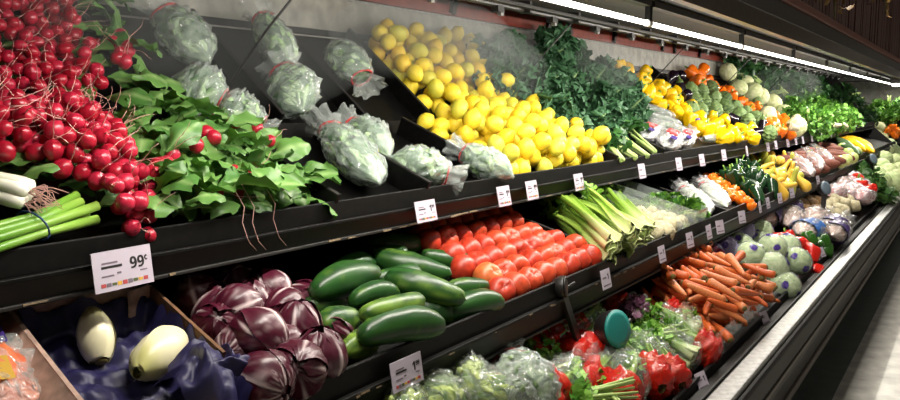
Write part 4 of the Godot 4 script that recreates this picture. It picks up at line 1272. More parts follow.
# ---------------------------------------------------------------- middle tier
func crumpled(w: float, d: float, amp: float, seed_: float, nu: int, nv: int, fn = null) -> Mesh:
	return grid(nu, nv, func(u: float, v: float):
		var x: float = (u - 0.5) * w
		var z: float = (v - 0.5) * d
		var y := amp * absf(nz.get_noise_3d(x * 9 + seed_, z * 9, seed_)) * 2.2 + amp * 0.5 * absf(nz.get_noise_3d(x * 26, z * 26, seed_))
		var p := Vector3(x, y, z)
		return fn.call(p, u, v) if fn != null else p)

func middle_near() -> void:
	var n := normal_of(MIDDLE)
	var b := deck_basis(MIDDLE)
	# cardboard carton with dark violet tissue
	var frame := Transform3D(b * Basis(Vector3.UP, -0.19), deck_point(MIDDLE, 0.762, 0.2, 0.004))
	var carton := base("cardboard_carton", frame)
	tag(carton, "open cardboard carton lined with violet tissue on the middle shelf", "carton")
	part("floor", box(0.25, 0.006, 0.38), M.cardboard, carton, shift(Vector3(0, 0.003, 0.0)))
	part("end_wall", box(0.007, 0.09, 0.38), M.carton_face, carton, shift(Vector3(-0.128, 0.045, 0.0)))
	part("flap", box(0.06, 0.004, 0.37), M.carton_face, carton, Transform3D(Basis(Vector3.BACK, 0.75), Vector3(-0.151, 0.068, 0.0)))
	part("end_wall", box(0.006, 0.09, 0.27), M.cardboard, carton, Transform3D(Basis(Vector3.BACK, 0.03), Vector3(0.124, 0.045, -0.055)))
	part("back_wall", box(0.25, 0.09, 0.006), M.carton_face, carton, shift(Vector3(0, 0.045, -0.19)))
	part("front_wall", box(0.25, 0.045, 0.006), M.carton_face, carton, shift(Vector3(0, 0.025, 0.19)))
	part("flap", box(0.05, 0.05, 0.005), M.carton_face, carton, Transform3D(Basis(Vector3.UP, 0.4) * Basis(Vector3.RIGHT, -0.2), Vector3(0.095, 0.07, -0.175)))
	part("flap", box(0.06, 0.05, 0.005), M.carton_face, carton, Transform3D(Basis(Vector3.RIGHT, 0.7), Vector3(0.08, 0.04, 0.2)))
	var paper := base("tissue_sheet", frame * shift(Vector3(0, 0.012, 0)))
	tag(paper, "crumpled dark violet tissue paper lining the carton", "paper")
	part("sheet", crumpled(0.236, 0.36, 0.02, 4.0, 46, 56, func(p: Vector3, u: float, v: float):
		var rim := maxf(smoothstep(0.86, 1.0, absf(u * 2 - 1)), smoothstep(0.84, 1.0, 1.0 - v * 2))
		return p + Vector3(0, 0.055 * rim, 0)), M.purple_paper, paper)
	var spill := base("tissue_sheet", Transform3D(b, on_deck(216, 376, MIDDLE, 0.075)))
	tag(spill, "puffed violet tissue paper spilling over the carton towards the radicchio", "paper")
	part("sheet", crumpled(0.16, 0.13, 0.028, 9.0, 44, 38, func(p: Vector3, u: float, v: float):
		var q := Vector2(u - 0.5, v - 0.45)
		return p + Vector3(0.015 * sin(v * 9), 0.03 - 0.2 * q.length_squared() + 0.008 * sin(u * 14 + v * 5), 0.012 * sin(u * 11))), M.purple_paper, spill, Transform3D(Basis(Vector3.BACK, -0.1) * Basis(Vector3.UP, 0.3), Vector3.ZERO))
	var e := endive_proto(0)
	var pe := on_deck(97, 337, MIDDLE, 0.06)
	copy(e, "endive", Transform3D(along(Vector3(0.3, 0.8, -0.65), Vector3.UP) * Basis(Vector3.BACK, -PI / 2) * 0.8, pe), "pale endive standing with its cut brown end forward on the tissue", "endive", "endives in the carton")
	pe = on_deck(159, 353, MIDDLE, 0.065)
	var pd := on_deck(135, 374, MIDDLE, 0.065)
	copy(e, "endive", Transform3D(along(pd - pe, n) * Basis(Vector3.BACK, -PI / 2) * 1.05, pe), "pale endive with yellow green tips lying across the tissue", "endive", "endives in the carton")
	# orange bag of carrots beyond the carton
	var cb := bag_proto(33, 0.26, 0.07, lin(196, 84, 36), lin(232, 130, 84), M.film, false, null, 20.0)
	part("label_print", crumpled(0.1, 0.07, 0.004, 2.0, 8, 6), M.film_print, cb, shift(Vector3(-0.06, 0.056, 0)))
	part("label_print", crumpled(0.06, 0.05, 0.004, 7.0, 8, 6), M.print_gold, cb, shift(Vector3(0.06, 0.056, 0)))
	lay(cb, "carrot_bag", Vector2(-34, 345), Vector2(-4, 425), MIDDLE, 0.045, 0.22, 1.0, "clear bag of orange carrots with a dark label beside the carton", "bagged carrots", "")
	# radicchio
	var rad := [radicchio_proto(0, 0.055), radicchio_proto(1, 0.055), radicchio_proto(2, 0.055)]
	var k := 0
	for q in [[197, 297, 0.05, "dark maroon radicchio behind the carton corner"], [232, 284, 0.045, "dark maroon radicchio at the back under the shelf"], [270, 292, 0.05, "dark maroon radicchio in the back row by the cucumbers"], [238, 308, 0.085, "radicchio with pale pink veins on top of the back row"], [218, 328, 0.055, "radicchio tucked between the carton and the tissue"], [259, 336, 0.08, "radicchio showing its white core in the heap's middle"], [298, 326, 0.075, "radicchio with a broad white rib against the cucumbers"], [320, 357, 0.06, "radicchio at the shelf lip touching the cucumbers"], [266, 380, 0.065, "radicchio at the lip beside the puffed tissue"], [297, 370, 0.07, "veined radicchio at the lip between two others"], [240, 350, 0.05, ""], [282, 350, 0.045, ""], [305, 300, 0.04, ""], [252, 305, 0.04, ""], [214, 308, 0.04, ""], [285, 310, 0.045, ""], [330, 335, 0.04, ""]]:
		var at := on_deck(q[0], q[1], MIDDLE, q[2])
		copy(rad[k % 3], "radicchio", Transform3D(any_turn() * rnd(0.76, 0.88), at), q[3] if q[3] else "maroon radicchio half hidden low in the radicchio heap", "radicchio", "radicchio heads")
		k += 1
	# cucumbers
	var cm := []
	for i in 5:
		cm.append(cucumber_mesh(i, 0.24, 0.037, [-0.25, -0.05, 0.28, -0.35, 0.45][i]))
	k = 0
	for q in [
			[358, 248, 428, 244, 0.04, 0, 1.0, "dark cucumber lying furthest back under the upper shelf"],
			[372, 256, 452, 276, 0.055, 0, 1.0, "long dark cucumber slanting towards the back tomatoes"],
			[384, 276, 466, 300, 0.09, 1, 1.0, "bright green cucumber lying on top, pointing at the tomatoes"],
			[350, 300, 398, 292, 0.08, 3, 0.85, "short dark cucumber between two paler ones on the heap"],
			[362, 316, 424, 300, 0.1, 2, 0.85, "palest green cucumber on top of the heap"],
			[357, 334, 442, 322, 0.075, 3, 1.12, "largest dark cucumber lying along the lip above the price tag"],
			[442, 314, 502, 300, 0.045, 3, 1.0, "dark cucumber at the lip touching the front tomatoes"],
			[446, 290, 488, 286, 0.05, 0, 0.8, "small dark cucumber tucked beside the orange tomato"],
			[312, 292, 378, 270, 0.085, 0, 1.1, "thick dark cucumber on top next to the radicchio"],
			[318, 330, 356, 316, 0.06, 1, 1.0, "bright cucumber with its end showing beside the radicchio"],
			[340, 352, 376, 340, 0.035, 4, 0.85, "small yellowish cucumber low at the shelf lip"],
			[366, 252, 408, 256, 0.05, 3, 0.9, ""], [372, 282, 420, 272, 0.06, 3, 0.9, ""], [300, 312, 348, 296, 0.04, 0, 1.0, ""], [400, 306, 456, 316, 0.04, 3, 1.0, ""], [330, 276, 372, 262, 0.04, 3, 1.0, ""], [420, 256, 470, 262, 0.03, 3, 0.9, ""], [440, 300, 492, 310, 0.03, 0, 0.9, ""]]:
		var p0 := on_deck(q[0], q[1], MIDDLE, q[4])
		var p1 := on_deck(q[2], q[3], MIDDLE, q[4])
		var long := (p1 - p0).length()
		single("cucumber", cm[q[5]], M.skin, Transform3D(along(p1 - p0, n, rnd(0, TAU)) * Basis.from_scale(Vector3(long / 0.24, q[6], q[6])), (p0 + p1) * 0.5), q[7] if q[7] else "dark cucumber half hidden low in the cucumber heap", "cucumber", "cucumbers on the middle shelf")
		k += 1
	# tomatoes in rows
	var tm := [tomato_mesh(0), tomato_mesh(1), tomato_mesh(2)]
	for row in 6:
		var x := 1.74 + row * 0.02 + (0.036 if row % 2 else 0.0)
		var i := 0
		while x < 2.345 + (0.02 if row % 2 else 0.0):
			var s := 0.055 + row * 0.073
			var size := rnd(1.05, 1.17)
			var m: Material = M.tomato if rng.randf() < 0.6 else M.tomato_red
			if row == 1 and i == 0: m = M.tomato_orange
			var up := 0.034 + (0.012 if row > 3 else 0.0)
			single("tomato", tm[(row + i) % 3], m, Transform3D(Basis(Vector3(rnd(-1, 1), 0, rnd(-1, 1)).normalized(), rnd(0.2, 2.6)) * size, deck_point(MIDDLE, x, s, up + rnd(0, 0.004))), "red tomato in the neat rows on the middle shelf" if m != M.tomato_orange else "paler orange tomato at the end of the rows by the cucumbers", "tomato", "tomatoes in rows")
			x += 0.0715 * size
			i += 1
	# celery
	var cel := [celery_proto(0, 0.36), celery_proto(1, 0.34)]
	k = 0
	for q in [[606, 256, 552, 206, 0.035], [622, 250, 566, 200, 0.035], [640, 244, 586, 196, 0.035], [652, 236, 602, 192, 0.035], [614, 250, 556, 202, 0.085], [630, 244, 576, 196, 0.085], [644, 234, 594, 192, 0.085], [634, 238, 584, 196, 0.13]]:
		lay_from(cel[k % 2], "celery", Vector2(q[0], q[1]), Vector2(q[2], q[3]), MIDDLE, q[4], 0.36, 1.1, "pale green celery head with its cut end forward beside the tomatoes", "celery", "celery heads on the middle shelf", rnd(0, TAU))
		k += 1

# as lay(), but the thing's origin is at its first end
func lay_from(proto: Node3D, called: String, a: Vector2, b: Vector2, deck: Array, lift: float, made_long: float, fat: float, label: String, category: String, group: String, roll := 0.0) -> Node3D:
	var p0 := on_deck(a.x, a.y, deck, lift)
	var p1 := on_deck(b.x, b.y, deck, lift)
	return copy(proto, called, Transform3D(along(p1 - p0, normal_of(deck), roll) * Basis.from_scale(Vector3((p1 - p0).length() / made_long, fat, fat)), p0), label, category, group)

func middle_far() -> void:
	var k := 0
	# cream florets with small green leaves behind
	var floret := grid(20, 14, func(u: float, v: float):
		var a: float = TAU * u
		var t: float = PI * (v - 0.5)
		var d := Vector3(cos(t) * cos(a), sin(t), cos(t) * sin(a))
		return d * 0.03 * (0.85 + 0.35 * absf(nz.get_noise_3d(d.x * 3.5, d.y * 3.5, d.z * 3.5)) + 0.12 * nz.get_noise_3d(d.x * 9, d.y * 9, d.z * 9)))
	for q in [[646, 218], [652, 213], [655, 222], [662, 218], [668, 226], [675, 224], [660, 228], [650, 227], [681, 222], [670, 219], [657, 233], [665, 232], [640, 214], [644, 225]]:
		single("cauliflower_floret", floret, M.cream, Transform3D(any_turn() * rnd(1.0, 1.35), on_deck(q[0], q[1], MIDDLE, 0.045)), "knobbly cream cauliflower floret beside the celery", "cauliflower", "cream florets")
	var herb := Node3D.new()
	part("foliage", herb_mesh(81, 110, Vector3(0.07, 0.04, 0.06), 0.03, lin(50, 96, 30), lin(120, 168, 70)), M.leafy, herb)
	part("stems", stalks_mesh(82, 5, 0.08, 0.014, 0.004), M.stem_pale, herb)
	for q in [[668, 209], [678, 214], [688, 217], [660, 206], [694, 212]]:
		loose(herb, "green_leaf_bunch", Vector2(q[0], q[1]), MIDDLE, 0.04, rnd(0.9, 1.2), "small bright green leaf bunch behind the cream florets", "greens", "small green bunches")
	# clear packs in clear bins
	var pack := bag_proto(41, 0.2, 0.05, lin(180, 190, 170), lin(240, 240, 236), M.film_white)
	for q in [[712, 214, 684, 190, 0.05], [728, 208, 704, 186, 0.05], [700, 206, 680, 186, 0.03], [720, 200, 702, 182, 0.03]]:
		lay(pack, "bagged_mushrooms", Vector2(q[0], q[1]), Vector2(q[2], q[3]), MIDDLE, q[4], 0.22, 1.0, "clear bag of white mushrooms in a clear bin", "bagged mushrooms", "bagged mushrooms")
	# small orange peppers in a strip
	var small := pepper_proto(5, M.pepper_orange, 3)
	for i in 34:
		var t := (i + 0.5) / 34.0
		loose(small, "mini_pepper", Vector2(lerpf(712, 748, t), lerpf(178, 204, t)) + Vector2(rnd(-7, 7), rnd(-3, 3)), MIDDLE, rnd(0.03, 0.05), rnd(0.5, 0.62), "small orange red pepper in the narrow strip by the clear bins", "pepper", "small orange peppers")
	# dark green peppers
	var pob := pepper_proto(7, M.poblano, 3)
	for i in 28:
		var t := rng.randf()
		var w := rnd(-1, 1)
		var at := Vector2(lerpf(734, 768, t) + w * 10, lerpf(170, 194, t) + w * -5)
		var o := loose(pob, "poblano_pepper", at, MIDDLE, rnd(0.03, 0.07), 1.0, "glossy dark green poblano pepper beyond the orange strip", "pepper", "dark green peppers")
		o.transform.basis = o.transform.basis * Basis.from_scale(Vector3(0.85, 1.6, 0.85))
	# yellow squash and bags
	var squash := lathe([Vector2(0, -0.09), Vector2(0.02, -0.086), Vector2(0.036, -0.06), Vector2(0.034, -0.03), Vector2(0.02, 0.015), Vector2(0.014, 0.06), Vector2(0.016, 0.08), Vector2(0.008, 0.095), Vector2(0, 0.096)], 14, 18, func(p: Vector3, _a: float, t: float): return p + Vector3(0.03 * t * t, 0, 0))
	mat("squash", c8(232, 188, 70), 0.35)
	mat("squash_green", c8(176, 178, 70), 0.35)
	for q in [[754, 162], [760, 168], [758, 158], [766, 164], [764, 172], [788, 162], [792, 166], [776, 182], [770, 184], [762, 160], [768, 156], [772, 168], [777, 174], [782, 180], [789, 176], [796, 178], [784, 168], [776, 162], [792, 183], [786, 186], [800, 181], [770, 175], [780, 188], [796, 170]]:
		single("summer_squash", squash, M.squash if k % 3 else M.squash_green, Transform3D(any_turn() * rnd(0.85, 1.05), on_deck(q[0], q[1], MIDDLE, 0.06)), "yellow summer squash heaped beyond the dark green peppers", "squash", "yellow squash on the middle shelf")
		k += 1
	var tuber := lathe([Vector2(0, -0.08), Vector2(0.018, -0.07), Vector2(0.032, -0.02), Vector2(0.03, 0.03), Vector2(0.015, 0.075), Vector2(0, 0.085)], 12, 12, func(p: Vector3, _a: float, _t: float): return p * (1 + 0.15 * nz.get_noise_3d(p.x * 20, p.y * 14, p.z * 20)))
	for q in [[788, 160], [794, 164], [800, 168], [806, 172], [796, 156], [802, 160], [808, 164], [814, 168], [804, 152], [811, 156], [818, 161], [824, 165], [814, 148], [820, 152], [827, 156], [833, 160], [826, 147], [832, 150], [838, 154], [842, 157]]:
		single("sweet_potato", tuber, M.sweet_potato, Transform3D(along(Vector3(0.3, rnd(-0.3, 0.2), 1), Vector3.UP) * Basis(Vector3.BACK, PI / 2) * rnd(1.1, 1.4), on_deck(q[0], q[1], MIDDLE, 0.08)), "red brown sweet potato in the middle shelf heap past the squash", "sweet potato", "sweet potatoes")
	var wrap := bag_proto(45, 0.2, 0.05, lin(140, 80, 70), lin(230, 206, 206), M.film_white, true, M.print_gold, 26.0)
	for q in [[812, 176, 796, 160], [822, 170, 808, 154], [832, 164, 816, 150]]:
		lay(wrap, "potato_bag", Vector2(q[0], q[1]), Vector2(q[2], q[3]), MIDDLE, 0.1, 0.22, 1.1, "clear bag of reddish potatoes on the sweet potato heap", "bagged potatoes", "potato bags on the middle shelf")
	mat("lime_skin", c8(150, 176, 84), 0.35)
	var lime := lettuce_mesh(55, 0.055, lin(150, 178, 80), lin(214, 220, 150))
	for q in [[842, 148], [848, 153], [846, 160], [840, 162], [852, 158], [856, 152]]:
		single("green_squash", lime, M.skin, Transform3D(any_turn(), on_deck(q[0], q[1], MIDDLE, 0.07)), "round pale green squash beside the sweet potatoes", "squash", "round green squash")
	var long_squash := cucumber_mesh(61, 0.3, 0.035, 2.0)
	mat("banana_squash", c8(246, 190, 30), 0.35)
	mat("zucchini", c8(70, 96, 60), 0.35)
	for q in [[838, 138, 862, 146, 0], [844, 137, 868, 146, 0], [850, 137, 872, 148, 0], [846, 142, 866, 150, 0], [854, 142, 874, 152, 0], [838, 142, 856, 151, 1], [842, 146, 860, 154, 1], [836, 139, 852, 148, 1]]:
		var p0 := on_deck(q[0], q[1], MIDDLE, 0.09)
		var p1 := on_deck(q[2], q[3], MIDDLE, 0.09)
		var yellow: bool = q[4] == 0
		single("long_squash" if yellow else "zucchini", long_squash, M.banana_squash if yellow else M.zucchini, Transform3D(along(p1 - p0, Vector3.UP) * Basis.from_scale(Vector3((p1 - p0).length() / 0.3, 1.3, 1.3)), (p0 + p1) * 0.5), "long bright yellow squash near the far end of the middle shelf" if yellow else "grey green zucchini beside the long yellow squash", "squash", "long yellow squash" if yellow else "zucchini near the far end")

# ---------------------------------------------------------------- low tier
func low_near() -> void:
	var n := normal_of(LOW)
	# bagged lettuce at the near end
	var bag := [bag_proto(71, 0.24, 0.07, lin(66, 104, 32), lin(176, 194, 104), M.film_clear), bag_proto(72, 0.24, 0.07, lin(44, 78, 38), lin(140, 164, 116), M.film)]
	for q in [[446, 424, 426, 380, 0.17, 0, 0.95], [482, 412, 464, 368, 0.16, 0, 0.95], [404, 440, 402, 398, 0.17, 0, 0.9], [548, 408, 508, 360, 0.15, 1, 1.05], [506, 416, 490, 384, 0.17, 0, 0.9], [470, 384, 452, 362, 0.1, 0, 0.9], [520, 420, 500, 396, 0.16, 1, 0.9]]:
		lay(bag[q[5]], "bagged_lettuce", Vector2(q[0], q[1]), Vector2(q[2], q[3]), LOW, q[4], 0.26, q[6], "clear bag of pale green lettuce under the cucumber shelf" if q[5] == 0 else "crinkled silvery bag of dark greens under the cucumber shelf", "bagged lettuce", "bagged lettuce on the low shelf", rnd(0, 3))
	# celery hearts in bags with red ends
	var heart := Node3D.new()
	for i in 6:
		var a := TAU * i / 6.0
		part("stalk", celery_stalk(i, 0.27), M.skin, heart, Transform3D(Basis(Vector3.RIGHT, -a + PI / 2), Vector3(0.02, -sin(a) * 0.018, cos(a) * 0.022)))
	part("leaves", herb_mesh(91, 60, Vector3(0.06, 0.03, 0.05), 0.024, lin(70, 128, 34), lin(140, 190, 76)), M.leafy, heart, shift(Vector3(0.29, 0, 0)))
	var sleeve := func(x0: float, x1: float, r0: float, r1: float, s: float) -> Mesh:
		return grid(26, 12, func(u: float, v: float):
			var a: float = TAU * u
			var rr := lerpf(r0, r1, v) * (1.0 + 0.45 * nz.get_noise_3d(cos(a) * 2 + s, sin(a) * 2, v * 4) + 0.12 * absf(nz.get_noise_3d(cos(a) * 5 + s, sin(a) * 5, v * 9))) * (smoothstep(-0.1, 0.18, v))
			return Vector3(lerpf(x0, x1, v), cos(a) * rr * 0.8, -sin(a) * rr))
	var plain_heart: Node3D = heart.duplicate()
	part("clear_sleeve", sleeve.call(-0.02, 0.26, 0.05, 0.058, 8.0), M.film_clear, plain_heart)
	part("red_sleeve", sleeve.call(-0.02, 0.13, 0.05, 0.054, 1.0), M.film_red, heart)
	part("clear_sleeve", sleeve.call(0.12, 0.28, 0.056, 0.06, 5.0), M.film_clear, heart)
	var turn := 0
	for q in [[528, 346, 566, 322, 0.05], [548, 378, 592, 356, 0.06], [572, 356, 604, 336, 0.08], [660, 386, 634, 346, 0.07], [716, 356, 670, 330, 0.06], [604, 298, 646, 314, 0.08], [700, 336, 650, 318, 0.06], [618, 402, 632, 368, 0.07], [680, 384, 648, 352, 0.05], [540, 398, 576, 378, 0.07], [580, 392, 612, 362, 0.05], [696, 362, 656, 338, 0.04], [560, 332, 596, 318, 0.05], [664, 312, 690, 326, 0.05]]:
		turn += 1
		var red: bool = turn % 5 in [0, 1, 3, 4]
		lay_from(heart if red else plain_heart, "bagged_celery", Vector2(q[0], q[1]), Vector2(q[2], q[3]), LOW, q[4], 0.3, 1.1, "bagged celery heart with red printed end and leafy green top" if red else "celery heart in a plain clear bag among the red ended ones", "bagged celery", "bagged celery hearts on the low shelf", rnd(0, TAU))
	var leafy := Node3D.new()
	part("foliage", herb_mesh(95, 110, Vector3(0.08, 0.035, 0.07), 0.026, lin(66, 126, 34), lin(150, 200, 84)), M.leafy, leafy)
	part("stems", stalks_mesh(96, 9, 0.18, 0.02, 0.006), M.stem_pale, leafy)
	for q in [[643, 336], [628, 352], [600, 384], [545, 352], [565, 398]]:
		loose(leafy, "leafy_celery_top", Vector2(q[0], q[1]), LOW, 0.06, rnd(0.85, 1.1), "loose leafy green celery top among the red bagged hearts", "celery", "leafy tops on the low shelf", true)
	var dark := Node3D.new()
	part("foliage", herb_mesh(97, 90, Vector3(0.05, 0.035, 0.05), 0.026, lin(70, 26, 50), lin(130, 80, 110)), M.leafy, dark)
	part("stems", stalks_mesh(98, 4, 0.08, 0.01, 0.004), M.stem_pale, dark)
	loose(dark, "purple_leaf_bunch", Vector2(634, 309), LOW, 0.11, 1.0, "small purple curly leaf bunch in front of the carrots", "greens", "", true)
	# carrots
	var roots := []
	for k in 6:
		roots.append(carrot_proto(k, 0.175, 0.0215, [M.carrot, M.carrot_pale, M.carrot_deep][k % 3]))
	var pile := Pile.new()
	for k in 180:
		var size := rnd(0.72, 0.96)
		var angle: float = rnd(-0.9, 0.9) + (PI if rng.randf() < 0.5 else 0.0) + (PI / 2 if rng.randf() < 0.55 else 0.0)
		var late := k > 90
		var q := drop_rod(pile, 2.8 if not late else 2.84, 3.54 if not late else 3.46, 0.04, 0.36, angle, 0.15 * size, 0.0185 * size, 8)
		var d := (deck_point(LOW, q.x + cos(angle), q.y + sin(angle), 0) - deck_point(LOW, q.x, q.y, 0)).normalized()
		d = (d + n * rnd(-0.14, 0.14)).normalized()
		copy(roots[k % 6], "carrot", Transform3D(along(d, n, rnd(0, TAU)) * size, deck_point(LOW, q.x, q.y, q.z)), "loose orange carrot in the heap on the low shelf", "carrot", "loose carrots")
	# pink roots behind the carrots
	var beet := radish_mesh(9)
	for q in [[688, 253], [694, 250], [700, 254], [706, 250], [711, 253], [697, 258], [704, 259], [684, 259], [712, 259], [718, 256]]:
		single("pink_beet", beet, M.beet, Transform3D(any_turn() * rnd(1.8, 2.3), on_deck(q[0], q[1], LOW, 0.09)), "pink red beet behind the loose carrots", "beet", "pink beets")

func low_far() -> void:
	var k := 0
	var heads := [wrapped_lettuce_proto(0, 0.075, lin(150, 180, 110), lin(214, 224, 170), M.film), wrapped_lettuce_proto(1, 0.075, lin(140, 174, 100), lin(206, 220, 160), M.film)]
	var violet := wrapped_lettuce_proto(2, 0.07, lin(150, 150, 150), lin(206, 200, 214), M.film_purple)
	for q in [[759, 232, 0.1], [749, 256, 0.1], [772, 268, 0.09], [796, 261, 0.08], [772, 249, 0.11], [784, 286, 0.04], [786, 248, 0.09], [738, 246, 0.09], [758, 245, 0.05]]:
		copy(heads[k % 2], "wrapped_lettuce", Transform3D(any_turn(), on_deck(q[0], q[1], LOW, q[2])), "pale green lettuce head in clear film with violet print", "lettuce", "wrapped lettuce heads")
		k += 1
	for q in [[724, 248, 0.09], [742, 231, 0.1], [710, 254, 0.07], [730, 238, 0.08], [718, 242, 0.06]]:
		copy(violet, "wrapped_lettuce", Transform3D(any_turn(), on_deck(q[0], q[1], LOW, q[2])), "lettuce head in violet tinted film between carrots and pale heads", "lettuce", "violet wrapped heads")
	var red := [pepper_proto(11, M.pepper_red), pepper_proto(12, M.pepper_red, 3)]
	var green := [pepper_proto(13, M.pepper_green), pepper_proto(14, M.pepper_green, 3)]
	for q in [[817, 271, 0.02], [812, 255, 0.07], [780, 240, 0.1], [788, 239, 0.1], [796, 243, 0.1], [808, 249, 0.08], [803, 246, 0.07]]:
		loose(red[k % 2], "bell_pepper", Vector2(q[0], q[1]), LOW, q[2], rnd(0.95, 1.1), "glossy red bell pepper beside the wrapped lettuce", "pepper", "red peppers on the low shelf")
		k += 1
	for q in [[809, 240, 0.1], [823, 243, 0.08], [816, 246, 0.07], [801, 238, 0.08], [826, 250, 0.05], [817, 236, 0.08]]:
		loose(green[k % 2], "bell_pepper", Vector2(q[0], q[1]), LOW, q[2], rnd(0.95, 1.15), "glossy green bell pepper beside the red ones", "pepper", "green peppers on the low shelf")
		k += 1
	# printed bags
	var prints := [M.film_blue, M.film_violet, M.film_white]
	var protos := []
	for i in 3:
		var o := bag_proto(100 + i, 0.24, 0.075, lin(190, 150, 130), lin(236, 214, 204), M.film_white, true, M.film_violet, 22.0)
		var s := float(i)
		if i < 2:
			part("printed_band", grid(26, 10, func(u: float, v: float):
				var a: float = TAU * u
				var rr := 0.0835 * (1.0 + 0.1 * nz.get_noise_3d(cos(a) * 3 + s, sin(a) * 3, v * 4))
				return Vector3(lerpf(-0.06, 0.04, v), cos(a) * rr * 0.8, -sin(a) * rr)), prints[i], o)
		protos.append(o)
	var words := ["clear bag with a broad blue printed band", "clear bag with a dark violet printed band", "plain white clear bag without a band"]
	for q in [[796, 234, 822, 226, 0], [824, 232, 842, 220, 1], [786, 226, 794, 210, 2], [762, 222, 774, 208, 1], [784, 216, 796, 204, 1], [806, 220, 826, 214, 2], [832, 236, 840, 226, 1]]:
		lay(protos[q[4]], "produce_bag", Vector2(q[0], q[1]), Vector2(q[2], q[3]), LOW, 0.11, 0.26, 0.95, words[q[4]] + " past the peppers", "bag", "printed bags on the low shelf")
	# brown potatoes and pale bulbs, bagged
	var spud := lathe([Vector2(0, -0.035), Vector2(0.022, -0.028), Vector2(0.03, 0.0), Vector2(0.022, 0.03), Vector2(0, 0.036)], 12, 10, func(p: Vector3, _a: float, _t: float): return p * (1 + 0.15 * nz.get_noise_3d(p.x * 30, p.y * 30, p.z * 30)))
	for q in [[790, 205], [796, 200], [802, 204], [808, 200], [812, 206], [798, 209], [806, 210], [792, 211], [816, 201], [803, 197], [815, 211]]:
		single("potato", spud, M.potato, Transform3D(any_turn() * rnd(1.2, 1.5), on_deck(q[0], q[1], LOW, 0.12)), "tan brown potato heaped below the squash shelf", "potato", "brown potatoes")
	for q in [[826, 208], [832, 205], [838, 209], [830, 214], [837, 216], [843, 211], [824, 214], [845, 205], [840, 202], [834, 200], [848, 200], [852, 206]]:
		single("onion", spud, M.cream, Transform3D(any_turn() * rnd(1.4, 1.7), on_deck(q[0], q[1], LOW, 0.11)), "pale cream onion bulb heaped past the brown potatoes", "onion", "pale onions")
	var far_bag := bag_proto(120, 0.26, 0.08, lin(190, 110, 110), lin(238, 220, 222), M.film_white, true, M.tie_red, 24.0)
	for q in [[834, 190, 848, 182], [844, 196, 858, 188], [852, 190, 866, 184], [846, 184, 856, 176], [858, 200, 866, 192], [828, 196, 840, 190]]:
		lay(far_bag, "produce_bag", Vector2(q[0], q[1]), Vector2(q[2], q[3]), LOW, 0.13, 0.28, 1.0, "pinkish white clear bag with a red tie by the dark post", "bag", "pinkish bags on the low shelf")
	for q in [[861, 187], [866, 193], [856, 181], [870, 190]]:
		loose(red[k % 2], "bell_pepper", Vector2(q[0], q[1]), LOW, 0.15, 1.4, "red pepper among the pinkish bags", "pepper", "red peppers by the far bags")
		k += 1
	var herb := Node3D.new()
	part("foliage", herb_mesh(130, 120, Vector3(0.14, 0.08, 0.12), 0.05, lin(40, 80, 36), lin(96, 140, 70)), M.leafy, herb)
	part("stems", stalks_mesh(131, 6, 0.14, 0.02, 0.006), M.stem_pale, herb)
	for q in [[858, 176], [866, 180], [872, 188], [852, 172], [878, 192], [862, 170]]:
		loose(herb, "leafy_greens_bunch", Vector2(q[0], q[1]), LOW, 0.12, 1.2, "dark green bunch on the low shelf before the pale cabbages", "greens", "greens on the far low shelf")
	var cab := [lettuce_mesh(140, 0.11, lin(150, 184, 110), lin(220, 228, 180)), lettuce_mesh(141, 0.11, lin(160, 188, 112), lin(226, 228, 184))]
	for q in [[893, 152], [895, 162], [883, 160], [888, 172], [880, 168], [900, 170], [890, 183], [884, 178], [902, 156], [897, 178], [876, 176], [886, 152], [880, 182], [898, 146], [890, 145]]:
		single("cabbage", cab[k % 2], M.skin_matte, Transform3D(any_turn() * rnd(0.9, 1.1), on_deck(q[0], q[1], LOW, 0.17)), "round pale green cabbage heaped at the far end of the low shelf", "cabbage", "pale cabbages")
		k += 1

# ---------------------------------------------------------------- stands with round heads
func stands() -> void:
	stand(at_distance(597, 402, 0.86), at_distance(613, 338, 0.85), 0.019, M.teal, Vector3(-0.35, 0.25, 1.0), 0.055, "black holder post with a round teal face among the bagged celery")
	stand(at_distance(577, 338, 0.92), at_distance(562, 292, 0.92), 0.012, M.dark_metal, Vector3(0.3, 0.1, 1.0), 0.03, "thin black holder post in front of the middle shelf edge")
	stand(at_distance(823, 226, 0.8), at_distance(824, 192, 0.8), 0.022, M.blue_disc, Vector3(-0.6, 0.4, 1.0), 0.045, "black holder post with a grey blue face by the potatoes")
	stand(at_distance(872, 196, 0.8), at_distance(872, 162, 0.8), 0.024, M.blue_disc, Vector3(-0.6, 0.5, 1.0), 0.05, "black holder post with a grey blue face by the far cabbages")

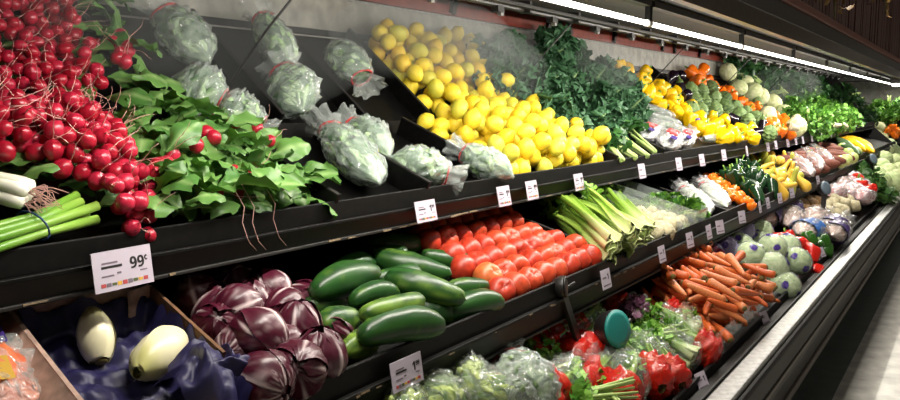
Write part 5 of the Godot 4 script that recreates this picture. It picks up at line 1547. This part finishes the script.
func stand(foot: Vector3, top: Vector3, r: float, face: Material, aim: Vector3, head: float, label: String) -> void:
	var o := base("holder_post", shift(foot))
	tag(o, label, "post")
	var d := top - foot
	var low := d.normalized() * -0.12
	part("post", box((d - low).length(), r * 1.1, r * 2.0), M.dark_metal, o, Transform3D(along(d, Vector3.BACK), (d + low) * 0.5))
	var b := along(aim, Vector3.UP) * Basis(Vector3.BACK, -PI / 2)
	var h := part("head", lathe([Vector2(0, -head * 0.9), Vector2(head * 0.6, -head * 0.85), Vector2(head * 0.9, -head * 0.4), Vector2(head, 0.0), Vector2(head, head * 0.25), Vector2(head * 0.93, head * 0.28), Vector2(0, head * 0.28)], 22, 24), M.dark_metal, o, Transform3D(b, d + Vector3(0, head * 0.5, 0)))
	part("face", lathe([Vector2(0, 0.0), Vector2(head * 0.9, 0.0), Vector2(head * 0.9, 0.004), Vector2(0, 0.005)], 22, 4), face, h, shift(Vector3(0, head * 0.285, 0)))
	part("arm", sweep([d, d + Vector3(head * 0.8, head * 0.2, 0.0), d + Vector3(head * 2.0, head * 0.55, 0.01)], [r * 0.5, r * 0.4, r * 0.35], 7), M.dark_metal, o)

# ---------------------------------------------------------------- mist from the nozzles
func mist() -> void:
	var m := FogMaterial.new()
	m.resource_name = "mist"
	m.albedo = c8(235, 240, 240)
	m.density = 0.8
	var thin := m.duplicate()
	thin.resource_name = "thin_mist"
	thin.density = 0.32
	for q in [[430, 40, 1.75, Vector3(1.0, 0.34, 0.5)], [480, 75, 1.72, Vector3(0.9, 0.4, 0.45)], [230, 45, 1.75, Vector3(1.1, 0.4, 0.5)], [600, 72, 1.7, Vector3(0.5, 0.35, 0.4)], [790, 88, 1.75, Vector3(3.0, 0.5, 0.5)], [860, 104, 1.6, Vector3(2.0, 0.6, 0.6)], [80, 20, 1.8, Vector3(0.7, 0.35, 0.4)]]:
		var f := FogVolume.new()
		f.name = numbered("mist")
		f.shape = RenderingServer.FOG_VOLUME_SHAPE_ELLIPSOID
		f.size = q[3]
		f.material = m if q[0] > 380 and q[0] < 700 else thin
		f.position = at_distance(q[0], q[1], q[2])
		add_child(f)
		tag(f, "fine white mist drifting over the upper tier", "mist", "mist over the produce", "stuff")
